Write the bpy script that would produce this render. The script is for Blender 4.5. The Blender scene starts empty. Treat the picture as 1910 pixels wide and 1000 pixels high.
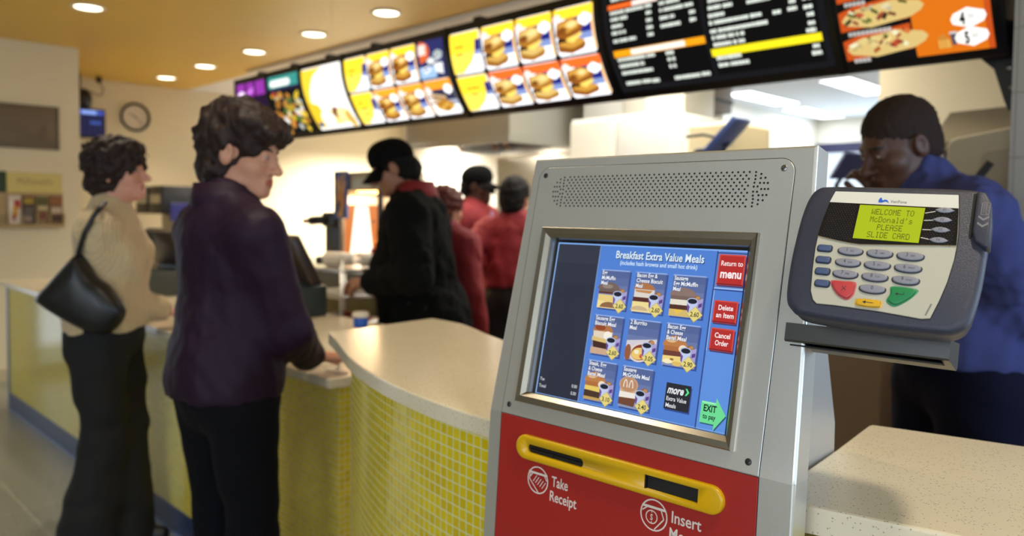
import bpy, bmesh, math, random
EXPO = -.2
DAY_R, DAY_F, DAY_K, DL, TROF, KIT, LOB, DAY_S, DAY_L = 44., 98., 60., 58., 10., 60., 1.2, 38., 6.
import numpy as np
from mathutils import Matrix, Vector
R = math.radians
random.seed(7)
scene = bpy.context.scene
COL = scene.collection

# ------------------------------------------------------------------ materials
def lin(c):
    out = []
    for v in c[:3]:
        v = v / 255.0
        out.append(v / 12.92 if v <= .04045 else ((v + .055) / 1.055) ** 2.4)
    return (out[0], out[1], out[2], 1.0)

MATS = {}
def mat(name, rgb=(128, 128, 128), rough=.5, metal=0., spec=.5, bump=0., bscale=200., coat=0., sheen=0., vary=0., vscale=8., aniso=0.,
        trans=0., sss=0.):
    if name in MATS: return MATS[name]
    m = bpy.data.materials.new(name); m.use_nodes = True
    nt = m.node_tree; b = nt.nodes['Principled BSDF']
    b.inputs['Base Color'].default_value = lin(rgb)
    b.inputs['Roughness'].default_value = rough
    b.inputs['Metallic'].default_value = metal
    b.inputs['Specular IOR Level'].default_value = spec
    if coat: b.inputs['Coat Weight'].default_value = coat; b.inputs['Coat Roughness'].default_value = .08
    if sheen: b.inputs['Sheen Weight'].default_value = sheen; b.inputs['Sheen Roughness'].default_value = .4
    if trans: b.inputs['Transmission Weight'].default_value = trans
    if sss: b.inputs['Subsurface Weight'].default_value = sss; b.inputs['Subsurface Radius'].default_value = (.012, .004, .002)
    tc = None
    if bump or vary:
        tc = nt.nodes.new('ShaderNodeTexCoord')
    if bump:
        n = nt.nodes.new('ShaderNodeTexNoise'); n.inputs['Scale'].default_value = bscale; n.inputs['Detail'].default_value = 3
        bp = nt.nodes.new('ShaderNodeBump'); bp.inputs['Strength'].default_value = bump; bp.inputs['Distance'].default_value = .002
        nt.links.new(tc.outputs['Object'], n.inputs['Vector']); nt.links.new(n.outputs['Fac'], bp.inputs['Height'])
        nt.links.new(bp.outputs['Normal'], b.inputs['Normal'])
    if vary:
        n = nt.nodes.new('ShaderNodeTexNoise'); n.inputs['Scale'].default_value = vscale; n.inputs['Detail'].default_value = 4
        mx = nt.nodes.new('ShaderNodeMix'); mx.data_type = 'RGBA'
        c = lin(rgb)
        mx.inputs[6].default_value = tuple(x * (1 - vary) for x in c[:3]) + (1,)
        mx.inputs[7].default_value = tuple(min(1, x * (1 + vary)) for x in c[:3]) + (1,)
        nt.links.new(tc.outputs['Object'], n.inputs['Vector']); nt.links.new(n.outputs['Fac'], mx.inputs[0])
        nt.links.new(mx.outputs[2], b.inputs['Base Color'])
    MATS[name] = m
    return m

def glow(rgb, s=1.0, gloss=True):
    """a lit surface: screen pixels, back-lit menu film, lamp diffusers"""
    k = 'lit_%d_%d_%d_%.2f' % (rgb[0], rgb[1], rgb[2], s)
    if k in MATS: return MATS[k]
    m = bpy.data.materials.new(k); m.use_nodes = True
    b = m.node_tree.nodes['Principled BSDF']
    b.inputs['Base Color'].default_value = (.01, .01, .01, 1)
    b.inputs['Roughness'].default_value = .35
    b.inputs['Specular IOR Level'].default_value = .12 if gloss else 0
    b.inputs['Emission Color'].default_value = lin(rgb)
    b.inputs['Emission Strength'].default_value = s
    MATS[k] = m
    return m

def node_mat(name):
    m = bpy.data.materials.new(name); m.use_nodes = True
    MATS[name] = m
    nt = m.node_tree
    return m, nt, nt.nodes['Principled BSDF'], (lambda a, b: nt.links.new(a, b)), (lambda t: nt.nodes.new(t))

def quartz_mat(name, base, dark, light):
    m, nt, b, L, N = node_mat(name)
    tc = N('ShaderNodeTexCoord')
    v = N('ShaderNodeTexVoronoi'); v.inputs['Scale'].default_value = 380
    n = N('ShaderNodeTexNoise'); n.inputs['Scale'].default_value = 330; n.inputs['Detail'].default_value = 2
    n2 = N('ShaderNodeTexNoise'); n2.inputs['Scale'].default_value = 9
    for t in (v, n, n2): L(tc.outputs['Object'], t.inputs['Vector'])
    r1 = N('ShaderNodeValToRGB'); r1.color_ramp.elements[0].position = .66; r1.color_ramp.elements[1].position = .76
    r1.color_ramp.elements[0].color = (0, 0, 0, 1)
    sep = N('ShaderNodeSeparateColor'); L(v.outputs['Color'], sep.inputs[0])
    gt = N('ShaderNodeMath'); gt.operation = 'GREATER_THAN'; gt.inputs[1].default_value = .88; L(sep.outputs[0], gt.inputs[0])
    lt = N('ShaderNodeMath'); lt.operation = 'LESS_THAN'; lt.inputs[1].default_value = .42; L(v.outputs['Distance'], lt.inputs[0])
    mu = N('ShaderNodeMath'); mu.operation = 'MULTIPLY'; L(gt.outputs[0], mu.inputs[0]); L(lt.outputs[0], mu.inputs[1])
    L(n.outputs['Fac'], r1.inputs[0])
    mA = N('ShaderNodeMix'); mA.data_type = 'RGBA'; mA.inputs[6].default_value = lin(base); mA.inputs[7].default_value = lin(light); L(n2.outputs['Fac'], mA.inputs[0])
    mB = N('ShaderNodeMix'); mB.data_type = 'RGBA'; mB.inputs[7].default_value = lin(dark); L(mA.outputs[2], mB.inputs[6])
    s = N('ShaderNodeMath'); s.operation = 'MULTIPLY'; s.inputs[1].default_value = .5; L(mu.outputs[0], s.inputs[0]); L(s.outputs[0], mB.inputs[0])
    mC = N('ShaderNodeMix'); mC.data_type = 'RGBA'; mC.inputs[7].default_value = lin((150, 130, 105)); L(mB.outputs[2], mC.inputs[6])
    s2 = N('ShaderNodeMath'); s2.operation = 'MULTIPLY'; s2.inputs[1].default_value = .25; L(r1.outputs[0], s2.inputs[0]); L(s2.outputs[0], mC.inputs[0])
    L(mC.outputs[2], b.inputs['Base Color'])
    b.inputs['Roughness'].default_value = .2
    b.inputs['Specular IOR Level'].default_value = .55
    return m

def tile_mat(name, c1, c2, grout, size, mortar, rough=.15, bump=.3, proj='uv', vary=0.):
    """square tiles laid from the UV map (metres) or object space"""
    m, nt, b, L, N = node_mat(name)
    tc = N('ShaderNodeTexCoord')
    br = N('ShaderNodeTexBrick'); br.offset = 0; br.squash = 1
    br.inputs['Scale'].default_value = 1.0
    br.inputs['Brick Width'].default_value = size; br.inputs['Row Height'].default_value = size
    br.inputs['Mortar Size'].default_value = mortar; br.inputs['Mortar Smooth'].default_value = .1
    br.inputs['Bias'].default_value = 0
    br.inputs['Color1'].default_value = lin(c1); br.inputs['Color2'].default_value = lin(c2); br.inputs['Mortar'].default_value = lin(grout)
    L(tc.outputs['UV'], br.inputs['Vector'])
    if vary:
        n = N('ShaderNodeTexNoise'); n.inputs['Scale'].default_value = 90; n.inputs['Detail'].default_value = 6; L(tc.outputs['Object'], n.inputs['Vector'])
        mx = N('ShaderNodeMix'); mx.data_type = 'RGBA'; mx.blend_type = 'MULTIPLY'; mx.inputs[0].default_value = vary
        rp = N('ShaderNodeValToRGB'); rp.color_ramp.elements[0].position = .35; rp.color_ramp.elements[1].position = .62; rp.color_ramp.elements[0].color = (.25, .23, .2, 1); L(n.outputs['Fac'], rp.inputs[0])
        L(br.outputs['Color'], mx.inputs[6]); L(rp.outputs[0], mx.inputs[7]); L(mx.outputs[2], b.inputs['Base Color'])
    else:
        L(br.outputs['Color'], b.inputs['Base Color'])
    mr = N('ShaderNodeMapRange'); mr.inputs[3].default_value = rough; mr.inputs[4].default_value = .75
    L(br.outputs['Fac'], mr.inputs[0]); L(mr.outputs[0], b.inputs['Roughness'])
    bp = N('ShaderNodeBump'); bp.invert = True; bp.inputs['Strength'].default_value = bump; bp.inputs['Distance'].default_value = .001
    L(br.outputs['Fac'], bp.inputs['Height']); L(bp.outputs['Normal'], b.inputs['Normal'])
    return m

def brushed_mat(name, rgb, rough=.35, metal=1., stretch=(1, 1, 120), scale=14., amt=.12):
    m, nt, b, L, N = node_mat(name)
    tc = N('ShaderNodeTexCoord'); mp = N('ShaderNodeMapping'); mp.inputs['Scale'].default_value = stretch
    n = N('ShaderNodeTexNoise'); n.inputs['Scale'].default_value = scale; n.inputs['Detail'].default_value = 3
    L(tc.outputs['Object'], mp.inputs['Vector']); L(mp.outputs[0], n.inputs['Vector'])
    mx = N('ShaderNodeMix'); mx.data_type = 'RGBA'; c = lin(rgb)
    mx.inputs[6].default_value = tuple(x * (1 - amt) for x in c[:3]) + (1,); mx.inputs[7].default_value = tuple(min(1, x * (1 + amt)) for x in c[:3]) + (1,)
    L(n.outputs['Fac'], mx.inputs[0]); L(mx.outputs[2], b.inputs['Base Color'])
    b.inputs['Metallic'].default_value = metal; b.inputs['Roughness'].default_value = rough
    return m

# ------------------------------------------------------------------ mesh builder
ID = Matrix.Identity(4)
def frame(o, x, y, z):
    return Matrix(((x[0], y[0], z[0], o[0]), (x[1], y[1], z[1], o[1]), (x[2], y[2], z[2], o[2]), (0, 0, 0, 1)))
def TR(x=0, y=0, z=0): return Matrix.Translation((x, y, z))
def RZ(a): return Matrix.Rotation(a, 4, 'Z')
def RX(a): return Matrix.Rotation(a, 4, 'X')
def RY(a): return Matrix.Rotation(a, 4, 'Y')

_text_cache = {}
def text_geo(s, bold=0., spacing=1.):
    k = (s, bold, spacing)
    if k in _text_cache: return _text_cache[k]
    cu = bpy.data.curves.new('t', 'FONT'); cu.body = s; cu.size = 1.0; cu.offset = bold; cu.resolution_u = 3; cu.space_character = spacing
    ob = bpy.data.objects.new('t', cu); COL.objects.link(ob)
    dg = bpy.context.evaluated_depsgraph_get(); dg.update()
    me = ob.evaluated_get(dg).to_mesh()
    vs = [(v.co.x, v.co.y) for v in me.vertices]; fs = [tuple(p.vertices) for p in me.polygons]
    ob.evaluated_get(dg).to_mesh_clear()
    bpy.data.objects.remove(ob); bpy.data.curves.remove(cu)
    _text_cache[k] = (vs, fs)
    return _text_cache[k]

class MB:
    def __init__(self):
        self.V, self.F, self.M, self.S, self.mats, self.UV = [], [], [], [], [], {}
    def mi(self, m):
        if m not in self.mats: self.mats.append(m)
        return self.mats.index(m)
    def add(self, verts, faces, m, smooth=False, T=ID, uv=None):
        o = len(self.V); i = self.mi(m)
        if isinstance(T, Matrix):
            flip = T.to_3x3().determinant() < 0
            self.V += [T @ Vector(v) for v in verts]
        else:
            flip = False
            self.V += [Vector(T(v)) for v in verts]
        for k, f in enumerate(faces):
            g = tuple(o + j for j in f)
            u = [uv[j] for j in f] if uv else None
            if flip: g = g[::-1]; u = u[::-1] if u else None
            if u: self.UV[len(self.F)] = u
            self.F.append(g); self.M.append(i); self.S.append(smooth)
        return self
    def from_bm(self, bm, m, smooth, T):
        bm.verts.ensure_lookup_table()
        for i, v in enumerate(bm.verts): v.index = i
        self.add([v.co.copy() for v in bm.verts], [tuple(v.index for v in f.verts) for f in bm.faces], m, smooth, T)
        bm.free(); return self
    def box(self, x0, x1, y0, y1, z0, z1, m, T=ID, bev=0., seg=2):
        if bev <= 0:
            v = [(x0, y0, z0), (x1, y0, z0), (x1, y1, z0), (x0, y1, z0), (x0, y0, z1), (x1, y0, z1), (x1, y1, z1), (x0, y1, z1)]
            f = [(0, 3, 2, 1), (4, 5, 6, 7), (0, 1, 5, 4), (1, 2, 6, 5), (2, 3, 7, 6), (3, 0, 4, 7)]
            return self.add(v, f, m, False, T)
        bm = bmesh.new(); bmesh.ops.create_cube(bm, size=1)
        for v in bm.verts:
            v.co = ((x0 + x1) / 2 + v.co.x * (x1 - x0), (y0 + y1) / 2 + v.co.y * (y1 - y0), (z0 + z1) / 2 + v.co.z * (z1 - z0))
        bmesh.ops.bevel(bm, geom=list(bm.edges), offset=bev, segments=seg, affect='EDGES', profile=.5)
        return self.from_bm(bm, m, seg > 1 and bev > .004, T)
    def prism(self, poly, z0, z1, m, T=ID, bev=0., seg=2, smooth=False, bev_bottom=False):
        """polygon (x,y) extruded from z0 to z1, its top rim rounded by bev"""
        bm = bmesh.new()
        b = [bm.verts.new((p[0], p[1], z0)) for p in poly]; t = [bm.verts.new((p[0], p[1], z1)) for p in poly]
        n = len(poly)
        fb = bm.faces.new(b[::-1]); ft = bm.faces.new(t)
        for i in range(n): bm.faces.new((b[i], b[(i + 1) % n], t[(i + 1) % n], t[i]))
        bmesh.ops.recalc_face_normals(bm, faces=list(bm.faces))
        if bev > 0:
            e = list(ft.edges) + (list(fb.edges) if bev_bottom else [])
            bmesh.ops.bevel(bm, geom=e, offset=bev, segments=seg, affect='EDGES', profile=.5)
        return self.from_bm(bm, m, smooth, T)
    def tube(self, pts, r, m, n=10, T=ID, caps=True):
        P = [Vector(p) for p in pts]; k = len(P); rr = r if isinstance(r, (list, tuple)) else [r] * k
        vs, fs = [], []; up = None
        for i in range(k):
            d = (P[min(i + 1, k - 1)] - P[max(i - 1, 0)]).normalized()
            if up is None:
                up = Vector((0, 0, 1)) if abs(d.z) < .9 else Vector((1, 0, 0))
            a = d.cross(up)
            if a.length < 1e-4: a = d.cross(Vector((0, 1, 0)))
            a.normalize(); b2 = a.cross(d).normalized(); up = b2
            for j in range(n):
                t = 2 * math.pi * j / n
                vs.append(P[i] + (a * math.cos(t) + b2 * math.sin(t)) * rr[i])
        for i in range(k - 1):
            for j in range(n):
                j2 = (j + 1) % n
                fs.append((i * n + j, i * n + j2, (i + 1) * n + j2, (i + 1) * n + j))
        if caps:
            fs.append(tuple(range(n))[::-1]); fs.append(tuple((k - 1) * n + j for j in range(n)))
        return self.add(vs, fs, m, True, T)
    def lathe(self, prof, m, n=28, T=ID, smooth=True, caps=True):
        vs, fs = [], []; k = len(prof)
        for (r, z) in prof:
            for j in range(n):
                t = 2 * math.pi * j / n; vs.append((max(r, 1e-5) * math.cos(t), max(r, 1e-5) * math.sin(t), z))
        for i in range(k - 1):
            for j in range(n):
                j2 = (j + 1) % n; fs.append((i * n + j, i * n + j2, (i + 1) * n + j2, (i + 1) * n + j))
        if caps:
            if prof[0][0] > 1e-4: fs.append(tuple(range(n))[::-1])
            if prof[-1][0] > 1e-4: fs.append(tuple((k - 1) * n + j for j in range(n)))
        return self.add(vs, fs, m, smooth, T)
    def poly(self, pts, z, m, T=ID):
        return self.add([(p[0], p[1], z) for p in pts], [tuple(range(len(pts)))], m, False, T)
    def strips(self, pts, z, m, T, dy=.015):
        """flat convex polygon cut into thin level strips so that it can follow a curved film"""
        ys = [p[1] for p in pts]; y0, y1 = min(ys), max(ys); n = max(1, int(math.ceil((y1 - y0) / dy)))
        def span(y):
            xs = []
            for i in range(len(pts)):
                a, b = pts[i], pts[(i + 1) % len(pts)]
                if abs(a[1] - b[1]) < 1e-9:
                    if abs(a[1] - y) < 1e-9: xs += [a[0], b[0]]
                elif min(a[1], b[1]) - 1e-9 <= y <= max(a[1], b[1]) + 1e-9:
                    xs.append(a[0] + (b[0] - a[0]) * (y - a[1]) / (b[1] - a[1]))
            return min(xs), max(xs)
        vs, fs = [], []
        for i in range(n + 1):
            y = y0 + (y1 - y0) * i / n; a, b = span(min(max(y, y0), y1)); vs += [(a, y, z), (b, y, z)]
        for i in range(n): fs.append((2 * i, 2 * i + 1, 2 * i + 3, 2 * i + 2))
        return self.add(vs, fs, m, False, T)
    def text(self, s, x, y, size, m, T=ID, z=0., xs=1., bold=0., align='L', slant=0., spacing=1., w=None):
        vs, fs = text_geo(s, bold, spacing)
        if not vs: return self
        x0 = min(v[0] for v in vs); x1 = max(v[0] for v in vs)
        if w: xs = w / ((x1 - x0) * size)
        off = {'L': x0, 'C': (x0 + x1) / 2, 'R': x1}[align]
        return self.add([(x + ((v[0] - off) * xs + v[1] * slant) * size, y + v[1] * size, z) for v in vs], fs, m, False, T)
    def build(self, name, parent=None, recalc=True, **props):
        me = bpy.data.meshes.new(name)
        pm = parent_mat(parent).inverted() if parent else ID
        me.from_pydata([pm @ v for v in self.V], [], self.F)
        for m in self.mats: me.materials.append(m)
        me.polygons.foreach_set('material_index', self.M); me.polygons.foreach_set('use_smooth', self.S)
        uvl = me.uv_layers.new(name='UVMap')
        for p in me.polygons:
            u = self.UV.get(p.index)
            if u:
                for li, c in zip(p.loop_indices, u): uvl.data[li].uv = c
            else:
                nx, ny, nz = (abs(c) for c in p.normal)
                for li, vi in zip(p.loop_indices, p.vertices):
                    c = self.V[vi]
                    uvl.data[li].uv = (c.x, c.y) if nz >= nx and nz >= ny else ((c.y, c.z) if nx > ny else (c.x, c.z))
        me.update()
        ob = bpy.data.objects.new(name, me); COL.objects.link(ob)
        if parent: ob.parent = parent
        for k, v in props.items(): ob[k] = v
        return ob

_pm = {}
def parent_mat(o):
    m = o.matrix_basis.copy()
    p = o.parent
    while p is not None:
        m = p.matrix_basis @ m; p = p.parent
    return m

def thing(name, label, cat, loc=(0, 0, 0), rz=0., group=None):
    o = bpy.data.objects.new(name, None); COL.objects.link(o)
    o.location = loc; o.rotation_euler = (0, 0, rz)
    o.matrix_basis = Matrix.Translation(loc) @ RZ(rz)
    o['label'] = label; o['category'] = cat
    if group: o['group'] = group
    return o
def tag(o, label, cat, group=None):
    o['label'] = label; o['category'] = cat
    if group: o['group'] = group
    return o
def dup(root, loc, rz, label, group=None):
    r = root.copy(); COL.objects.link(r); r.location = loc; r.rotation_euler = (0, 0, rz); r['label'] = label
    if group: r['group'] = group
    for ch in list(root.children):
        c = ch.copy(); COL.objects.link(c); c.parent = r
        for g in list(ch.children):
            d = g.copy(); COL.objects.link(d); d.parent = c
    return r
def ell(cx, cy, rx, ry, n=24, a0=0., a1=2 * math.pi, rot=0.):
    full = abs(a1 - a0 - 2 * math.pi) < 1e-6
    k = n if full else n + 1
    out = []
    for i in range(k):
        t = a0 + (a1 - a0) * i / n
        x, y = rx * math.cos(t), ry * math.sin(t)
        out.append((cx + x * math.cos(rot) - y * math.sin(rot), cy + x * math.sin(rot) + y * math.cos(rot)))
    return out
def rrect(x0, x1, y0, y1, r, n=5):
    out = []
    for (cx, cy, a) in ((x1 - r, y0 + r, -90), (x1 - r, y1 - r, 0), (x0 + r, y1 - r, 90), (x0 + r, y0 + r, 180)):
        for i in range(n + 1):
            t = R(a + 90 * i / n); out.append((cx + r * math.cos(t), cy + r * math.sin(t)))
    return out
def rect(x0, x1, y0, y1): return [(x0, y0), (x1, y0), (x1, y1), (x0, y1)]
# ------------------------------------------------------------------ the room
M_cream = mat('cream_paint', (226, 213, 180), .75, bump=.05, bscale=300)
M_white = mat('white_paint', (236, 233, 222), .7, bump=.05, bscale=300)
M_gold = mat('gold_ceiling_paint', (224, 184, 74), .40, vary=.04, vscale=2)
M_ceilw = mat('white_ceiling', (232, 234, 236), .8)
M_floor = tile_mat('terrazzo', (154, 153, 142), (142, 141, 130), (186, 184, 170), .457, .004, .28, .1, vary=.55)
M_kfloor = mat('quarry_floor', (96, 70, 56), .5, vary=.1)
M_steel = brushed_mat('stainless', (196, 196, 192), .3, 1., (1, 1, 60), 10, .1)
M_steel2 = brushed_mat('stainless_dull', (170, 170, 168), .45, 1., (60, 1, 1), 10, .1)
M_black = mat('black_plastic', (16, 16, 18), .4)
M_blackm = mat('black_metal', (14, 14, 15), .35, metal=.3)
M_dgrey = mat('dark_grey_plastic', (46, 47, 50), .45)
M_navyframe = mat('navy_frame', (34, 34, 78), .4)
M_brown = mat('brown_laminate', (140, 121, 108), .55, vary=.06)
M_tilegrey = tile_mat('grey_wall_tile', (150, 143, 136), (146, 140, 132), (128, 122, 116), .2, .003, .35, .15)

def struct(mb, name):
    o = mb.build(name); o['kind'] = 'structure'; return o
def wall(name, boxes, m):
    b = MB()
    for bx in boxes: b.box(*bx, m)
    return struct(b, name)
CZ = 2.763
struct(MB().box(-9.1, 3.4, -4.8, 2.05, -.1, 0, M_floor), 'floor_lobby')
struct(MB().box(-9.1, 3.4, 2.05, 12.6, -.1, 0, M_kfloor), 'floor_kitchen')
struct(MB().box(-9.1, 3.4, -.3, 3.64, CZ, CZ + .1, M_gold), 'ceiling_lobby')
wall('ceiling_dining', [(-9.1, 3.4, -4.8, -.3, CZ, CZ + .1)], M_ceilw)  # unseen ceiling behind the camera, made white to brighten the kiosk's reflection
wall('ceiling_kitchen', [(-9.1, 3.4, 3.64, 12.6, CZ, CZ + .1)], M_ceilw)
# white beam that closes the gold ceiling above the menu boards
struct(MB().box(-7.2, 3.2, 3.52, 3.86, CZ - .03, CZ, M_white, bev=.006), 'trim_1')
wall('wall_left', [(-7.45, -7.3, -4.8, -.8, 0, CZ), (-7.45, -7.3, .95, 2.07, 0, CZ), (-7.45, -7.3, -.8, .95, 2.15, CZ), (-9.1, -7.45, 1.92, 2.07, 0, CZ)], M_cream)
wall('wall_far', [(-9.1, -8.9, 2.07, 6.7, 0, CZ)], M_cream)
wall('wall_back', [(-9.1, -3.93, 6.7, 6.85, 0, CZ)], M_white)
wall('wall_passage', [(-4.9, -4.8, 6.85, 11, 0, CZ)], M_white)
wall('wall_partition', [(-1.80, 3.3, 5.0, 5.15, 0, CZ), (-1.80, -1.65, 5.15, 11, 0, CZ)], M_cream)
wall('wall_side', [(-.612, 3.3, 2.80, 2.95, 0, CZ)], M_tilegrey)
# end wall with the drive-through windows
X0, X1, YE = -4.98, -3.0, 11.0
wall('wall_end', [(-4.9, -1.65, YE, YE + .12, 0, .9), (-4.9, -1.65, YE, YE + .12, 2.42, CZ), (-4.9, -4.8, YE, YE + .12, .9, 2.42), (-2.1, -1.65, YE, YE + .12, .9, 2.42)], M_white)
gm, gnt, gb, gL, gN = node_mat('window_glass')
gt = gN('ShaderNodeBsdfTransparent'); gg = gN('ShaderNodeBsdfGlossy'); gg.inputs['Roughness'].default_value = .02; gx = gN('ShaderNodeMixShader'); gx.inputs[0].default_value = .06
gL(gt.outputs[0], gx.inputs[1]); gL(gg.outputs[0], gx.inputs[2]); gL(gx.outputs[0], gnt.nodes['Material Output'].inputs[0])
def window(n, x0, x1, z0, z1, y, bars, m, th=.06):
    b = MB()
    b.box(x0, x1, y - .03, y + .09, z1 - .13, z1, m); b.box(x0, x1, y - .03, y + .09, z0, z0 + th, m)
    for x in [x0 + th / 2] + bars + [x1 - th / 2]: b.box(x - th / 2, x + th / 2, y - .03, y + .09, z0 + th, z1 - .13, m)
    o = b.build('window_%d' % n); o['kind'] = 'structure'
    MB().box(x0 + th, x1 - th, y + .02, y + .026, z0 + th, z1 - .13, gm).build('window_pane', o)
window(1, -4.8, -2.1, .9, 2.42, YE, [-4.02, -3.1], M_navyframe)
# unseen glazed door added in the left wall so the counter tiles reflect daylight
M_alu = mat('door_aluminium', (150, 150, 150), .35, metal=.9)
b = MB(); b.box(-7.42, -7.33, -.8, -.72, 0, 2.15, M_alu); b.box(-7.42, -7.33, .87, .95, 0, 2.15, M_alu); b.box(-7.42, -7.33, .03, .11, 0, 2.15, M_alu); b.box(-7.42, -7.33, -.72, .87, 2.07, 2.15, M_alu); b.box(-7.42, -7.33, -.72, .87, 0, .10, M_alu)
o = b.build('door_1'); o['kind'] = 'structure'; MB().box(-7.38, -7.374, -.72, .87, .10, 2.07, gm).build('door_pane', o)
# lobby side behind the camera: wall pieces around a wide shop window
wall('wall_right', [(3.2, 3.35, -4.8, -3.6, 0, CZ), (3.2, 3.35, .6, 1.5, 0, CZ), (1.5, 3.35, 1.38, 1.5, 0, CZ), (1.5, 1.65, 1.5, 1.7, 0, CZ), (1.5, 1.65, 2.65, 2.8, 0, CZ), (1.5, 1.65, 1.7, 2.65, 0, .95), (1.5, 1.65, 1.7, 2.65, 2.25, CZ), (3.2, 3.35, -3.6, .6, 0, .75), (3.2, 3.35, -3.6, .6, 2.45, CZ)], M_cream)
wall('wall_front', [(-7.3, -.9, -4.8, -4.65, 0, CZ), (2.9, 3.2, -4.8, -4.65, 0, CZ), (-.9, 2.9, -4.8, -4.65, 0, .75), (-.9, 2.9, -4.8, -4.65, 2.45, CZ)], M_cream)
M_base = mat('skirting_cream', (196, 182, 150), .5)
struct(MB().box(-7.3, -7.285, .95, 2.07, 0, .1, M_base), 'baseboard_left')

# ------------------------------------------------------------------ the service counter
M_quartz = quartz_mat('speckled_quartz', (222, 207, 178), (92, 74, 56), (230, 217, 190))
M_mosaic = tile_mat('yellow_mosaic', (230, 204, 6), (212, 184, 4), (224, 218, 164), .0205, .0014, .10, .5)
M_kick = mat('navy_kick', (44, 54, 92), .35)
M_kicktrim = mat('blue_trim', (104, 124, 168), .3)
M_cornertrim = mat('steel_corner', (150, 156, 160), .35, metal=.9)

ct = thing('service_counter', 'long straight service counter faced in small yellow mosaic tiles with a navy kick plate', 'counter', (-4.2, 1.66, 0))
MB().box(-6.28, -2.07, 1.312, 2.02, .115, .869, M_mosaic).build('tiled_front', ct)
MB().box(-6.28, -2.07, 1.306, 2.02, .012, .115, M_kick, bev=.003).build('kick_plate', ct)
MB().box(-6.28, -2.07, 1.298, 1.318, 0, .012, M_kicktrim).build('floor_trim', ct)
MB().box(-6.305, -6.275, 1.300, 2.02, 0, .869, M_cornertrim, bev=.004).build('corner_trim', ct, label='vertical steel corner trim at the far end of the counter')
wt = MB().box(-6.36, -2.04, 1.26, 2.06, .8695, .90, M_quartz, bev=.004).build('worktop')
tag(wt, 'straight speckled cream quartz worktop where two women rest a hand', 'worktop')

def curve_poly(pts, n=6):
    P = [Vector((p[0], p[1])) for p in pts]; out = []
    for i in range(len(P) - 1):
        p0, p1, p2, p3 = P[max(i - 1, 0)], P[i], P[i + 1], P[min(i + 2, len(P) - 1)]
        for k in range(n):
            t = k / n
            q = .5 * ((2 * p1) + (p2 - p0) * t + (2 * p0 - 5 * p1 + 4 * p2 - p3) * t * t + (3 * p1 - p0 - 3 * p2 + p3) * t ** 3)
            out.append((q.x, q.y))
    out.append((P[-1].x, P[-1].y)); return out
HZ = 1.075
front = curve_poly([(-1.868, 1.152), (-1.765, 1.108), (-1.655, 1.056), (-1.53, .998), (-1.385, .945), (-1.25, .908), (-1.12, .884), (-1.0, .871), (-.868, .866)])
top = front + [(-.868, .905), (-.833, .91), (-.833, 1.20), (-1.45, 1.43), (-1.57, 1.474), (-1.66, 1.512), (-1.71, 1.533), (-1.765, 1.549), (-1.84, 1.556), (-1.912, 1.556), (-1.884, 1.168), (-1.878, 1.156)]
cw = MB().prism(top, HZ - .031, HZ, M_quartz, bev=.003, seg=2).build('curved_worktop')
tag(cw, 'raised pale quartz top with a curved front edge left of the kiosk', 'worktop')
def wall_uv(mb, pts, z0, z1, m, smooth=True):
    s = 0; vs, fs, uv = [], [], []
    for i, p in enumerate(pts):
        if i: s += (Vector(p) - Vector(pts[i - 1])).length
        vs += [(p[0], p[1], z0), (p[0], p[1], z1)]; uv += [(s, z0), (s, z1)]
    for i in range(len(pts) - 1): fs.append((2 * i, 2 * i + 2, 2 * i + 3, 2 * i + 1))
    mb.add(vs, fs, m, smooth, uv=uv)
ff = [(x, y + .036) for (x, y) in curve_poly([(-1.70, 1.078), (-1.655, 1.056), (-1.53, .998), (-1.385, .945), (-1.25, .908), (-1.12, .884), (-1.0, .871), (-.868, .866)])]
cb = thing('curved_counter', 'taller counter with a curved yellow mosaic front between the straight counter and the kiosk', 'counter', (-1.4, 1.15, 0))
b = MB(); wall_uv(b, ff, .115, HZ - .031, M_mosaic)
back = [(-.868, .93), (-.836, .935), (-.836, 1.17), (-1.45, 1.40), (-1.70, 1.5)]
wall_uv(b, [ff[-1]] + back + [ff[0]], .115, HZ - .031, M_mosaic, False); b.build('tiled_front', cb)
b = MB(); wall_uv(b, [(x, y - .004) for x, y in ff] + [(-.868, .93), (-.836, .935), (-.836, 1.17), (-1.45, 1.40), (-1.70, 1.5), (ff[0][0], ff[0][1] - .004)], 0, .115, M_kick, False); b.build('kick_plate', cb)

# counter to the right of the kiosk
rt = [(-.402, .892), (-.397, .886), (-.388, .884), (-.354, .891), (-.301, .903), (-.25, .915), (-.1, .945), (.15, .985), (.75, 1.05), (.75, 1.53), (-.1, 1.391), (-.263, 1.353), (-.409, 1.321), (-.455, 1.3105), (-.466, 1.307), (-.468, 1.300), (-.452, 1.13), (-.437, .95), (-.420, .90)]
rw = MB().prism(rt, HZ - .033, HZ, M_quartz, bev=.004, seg=2).build('side_worktop')
tag(rw, 'speckled beige quartz counter top to the right of the kiosk', 'worktop')
rb = thing('side_counter', 'yellow mosaic counter base under the right hand quartz top', 'counter', (.1, 1.15, 0))
b = MB(); rf = [(x, y + .035) for x, y in [(-.375, .884), (-.354, .891), (-.301, .903), (-.25, .915), (-.1, .945), (.15, .985), (.75, 1.05)]]
wall_uv(b, rf + [(.75, 1.49), (-.1, 1.36), (-.40, 1.29), (-.385, 1.0), rf[0]], 0, HZ - .033, M_mosaic, False); b.build('tiled_front', rb)
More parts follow.
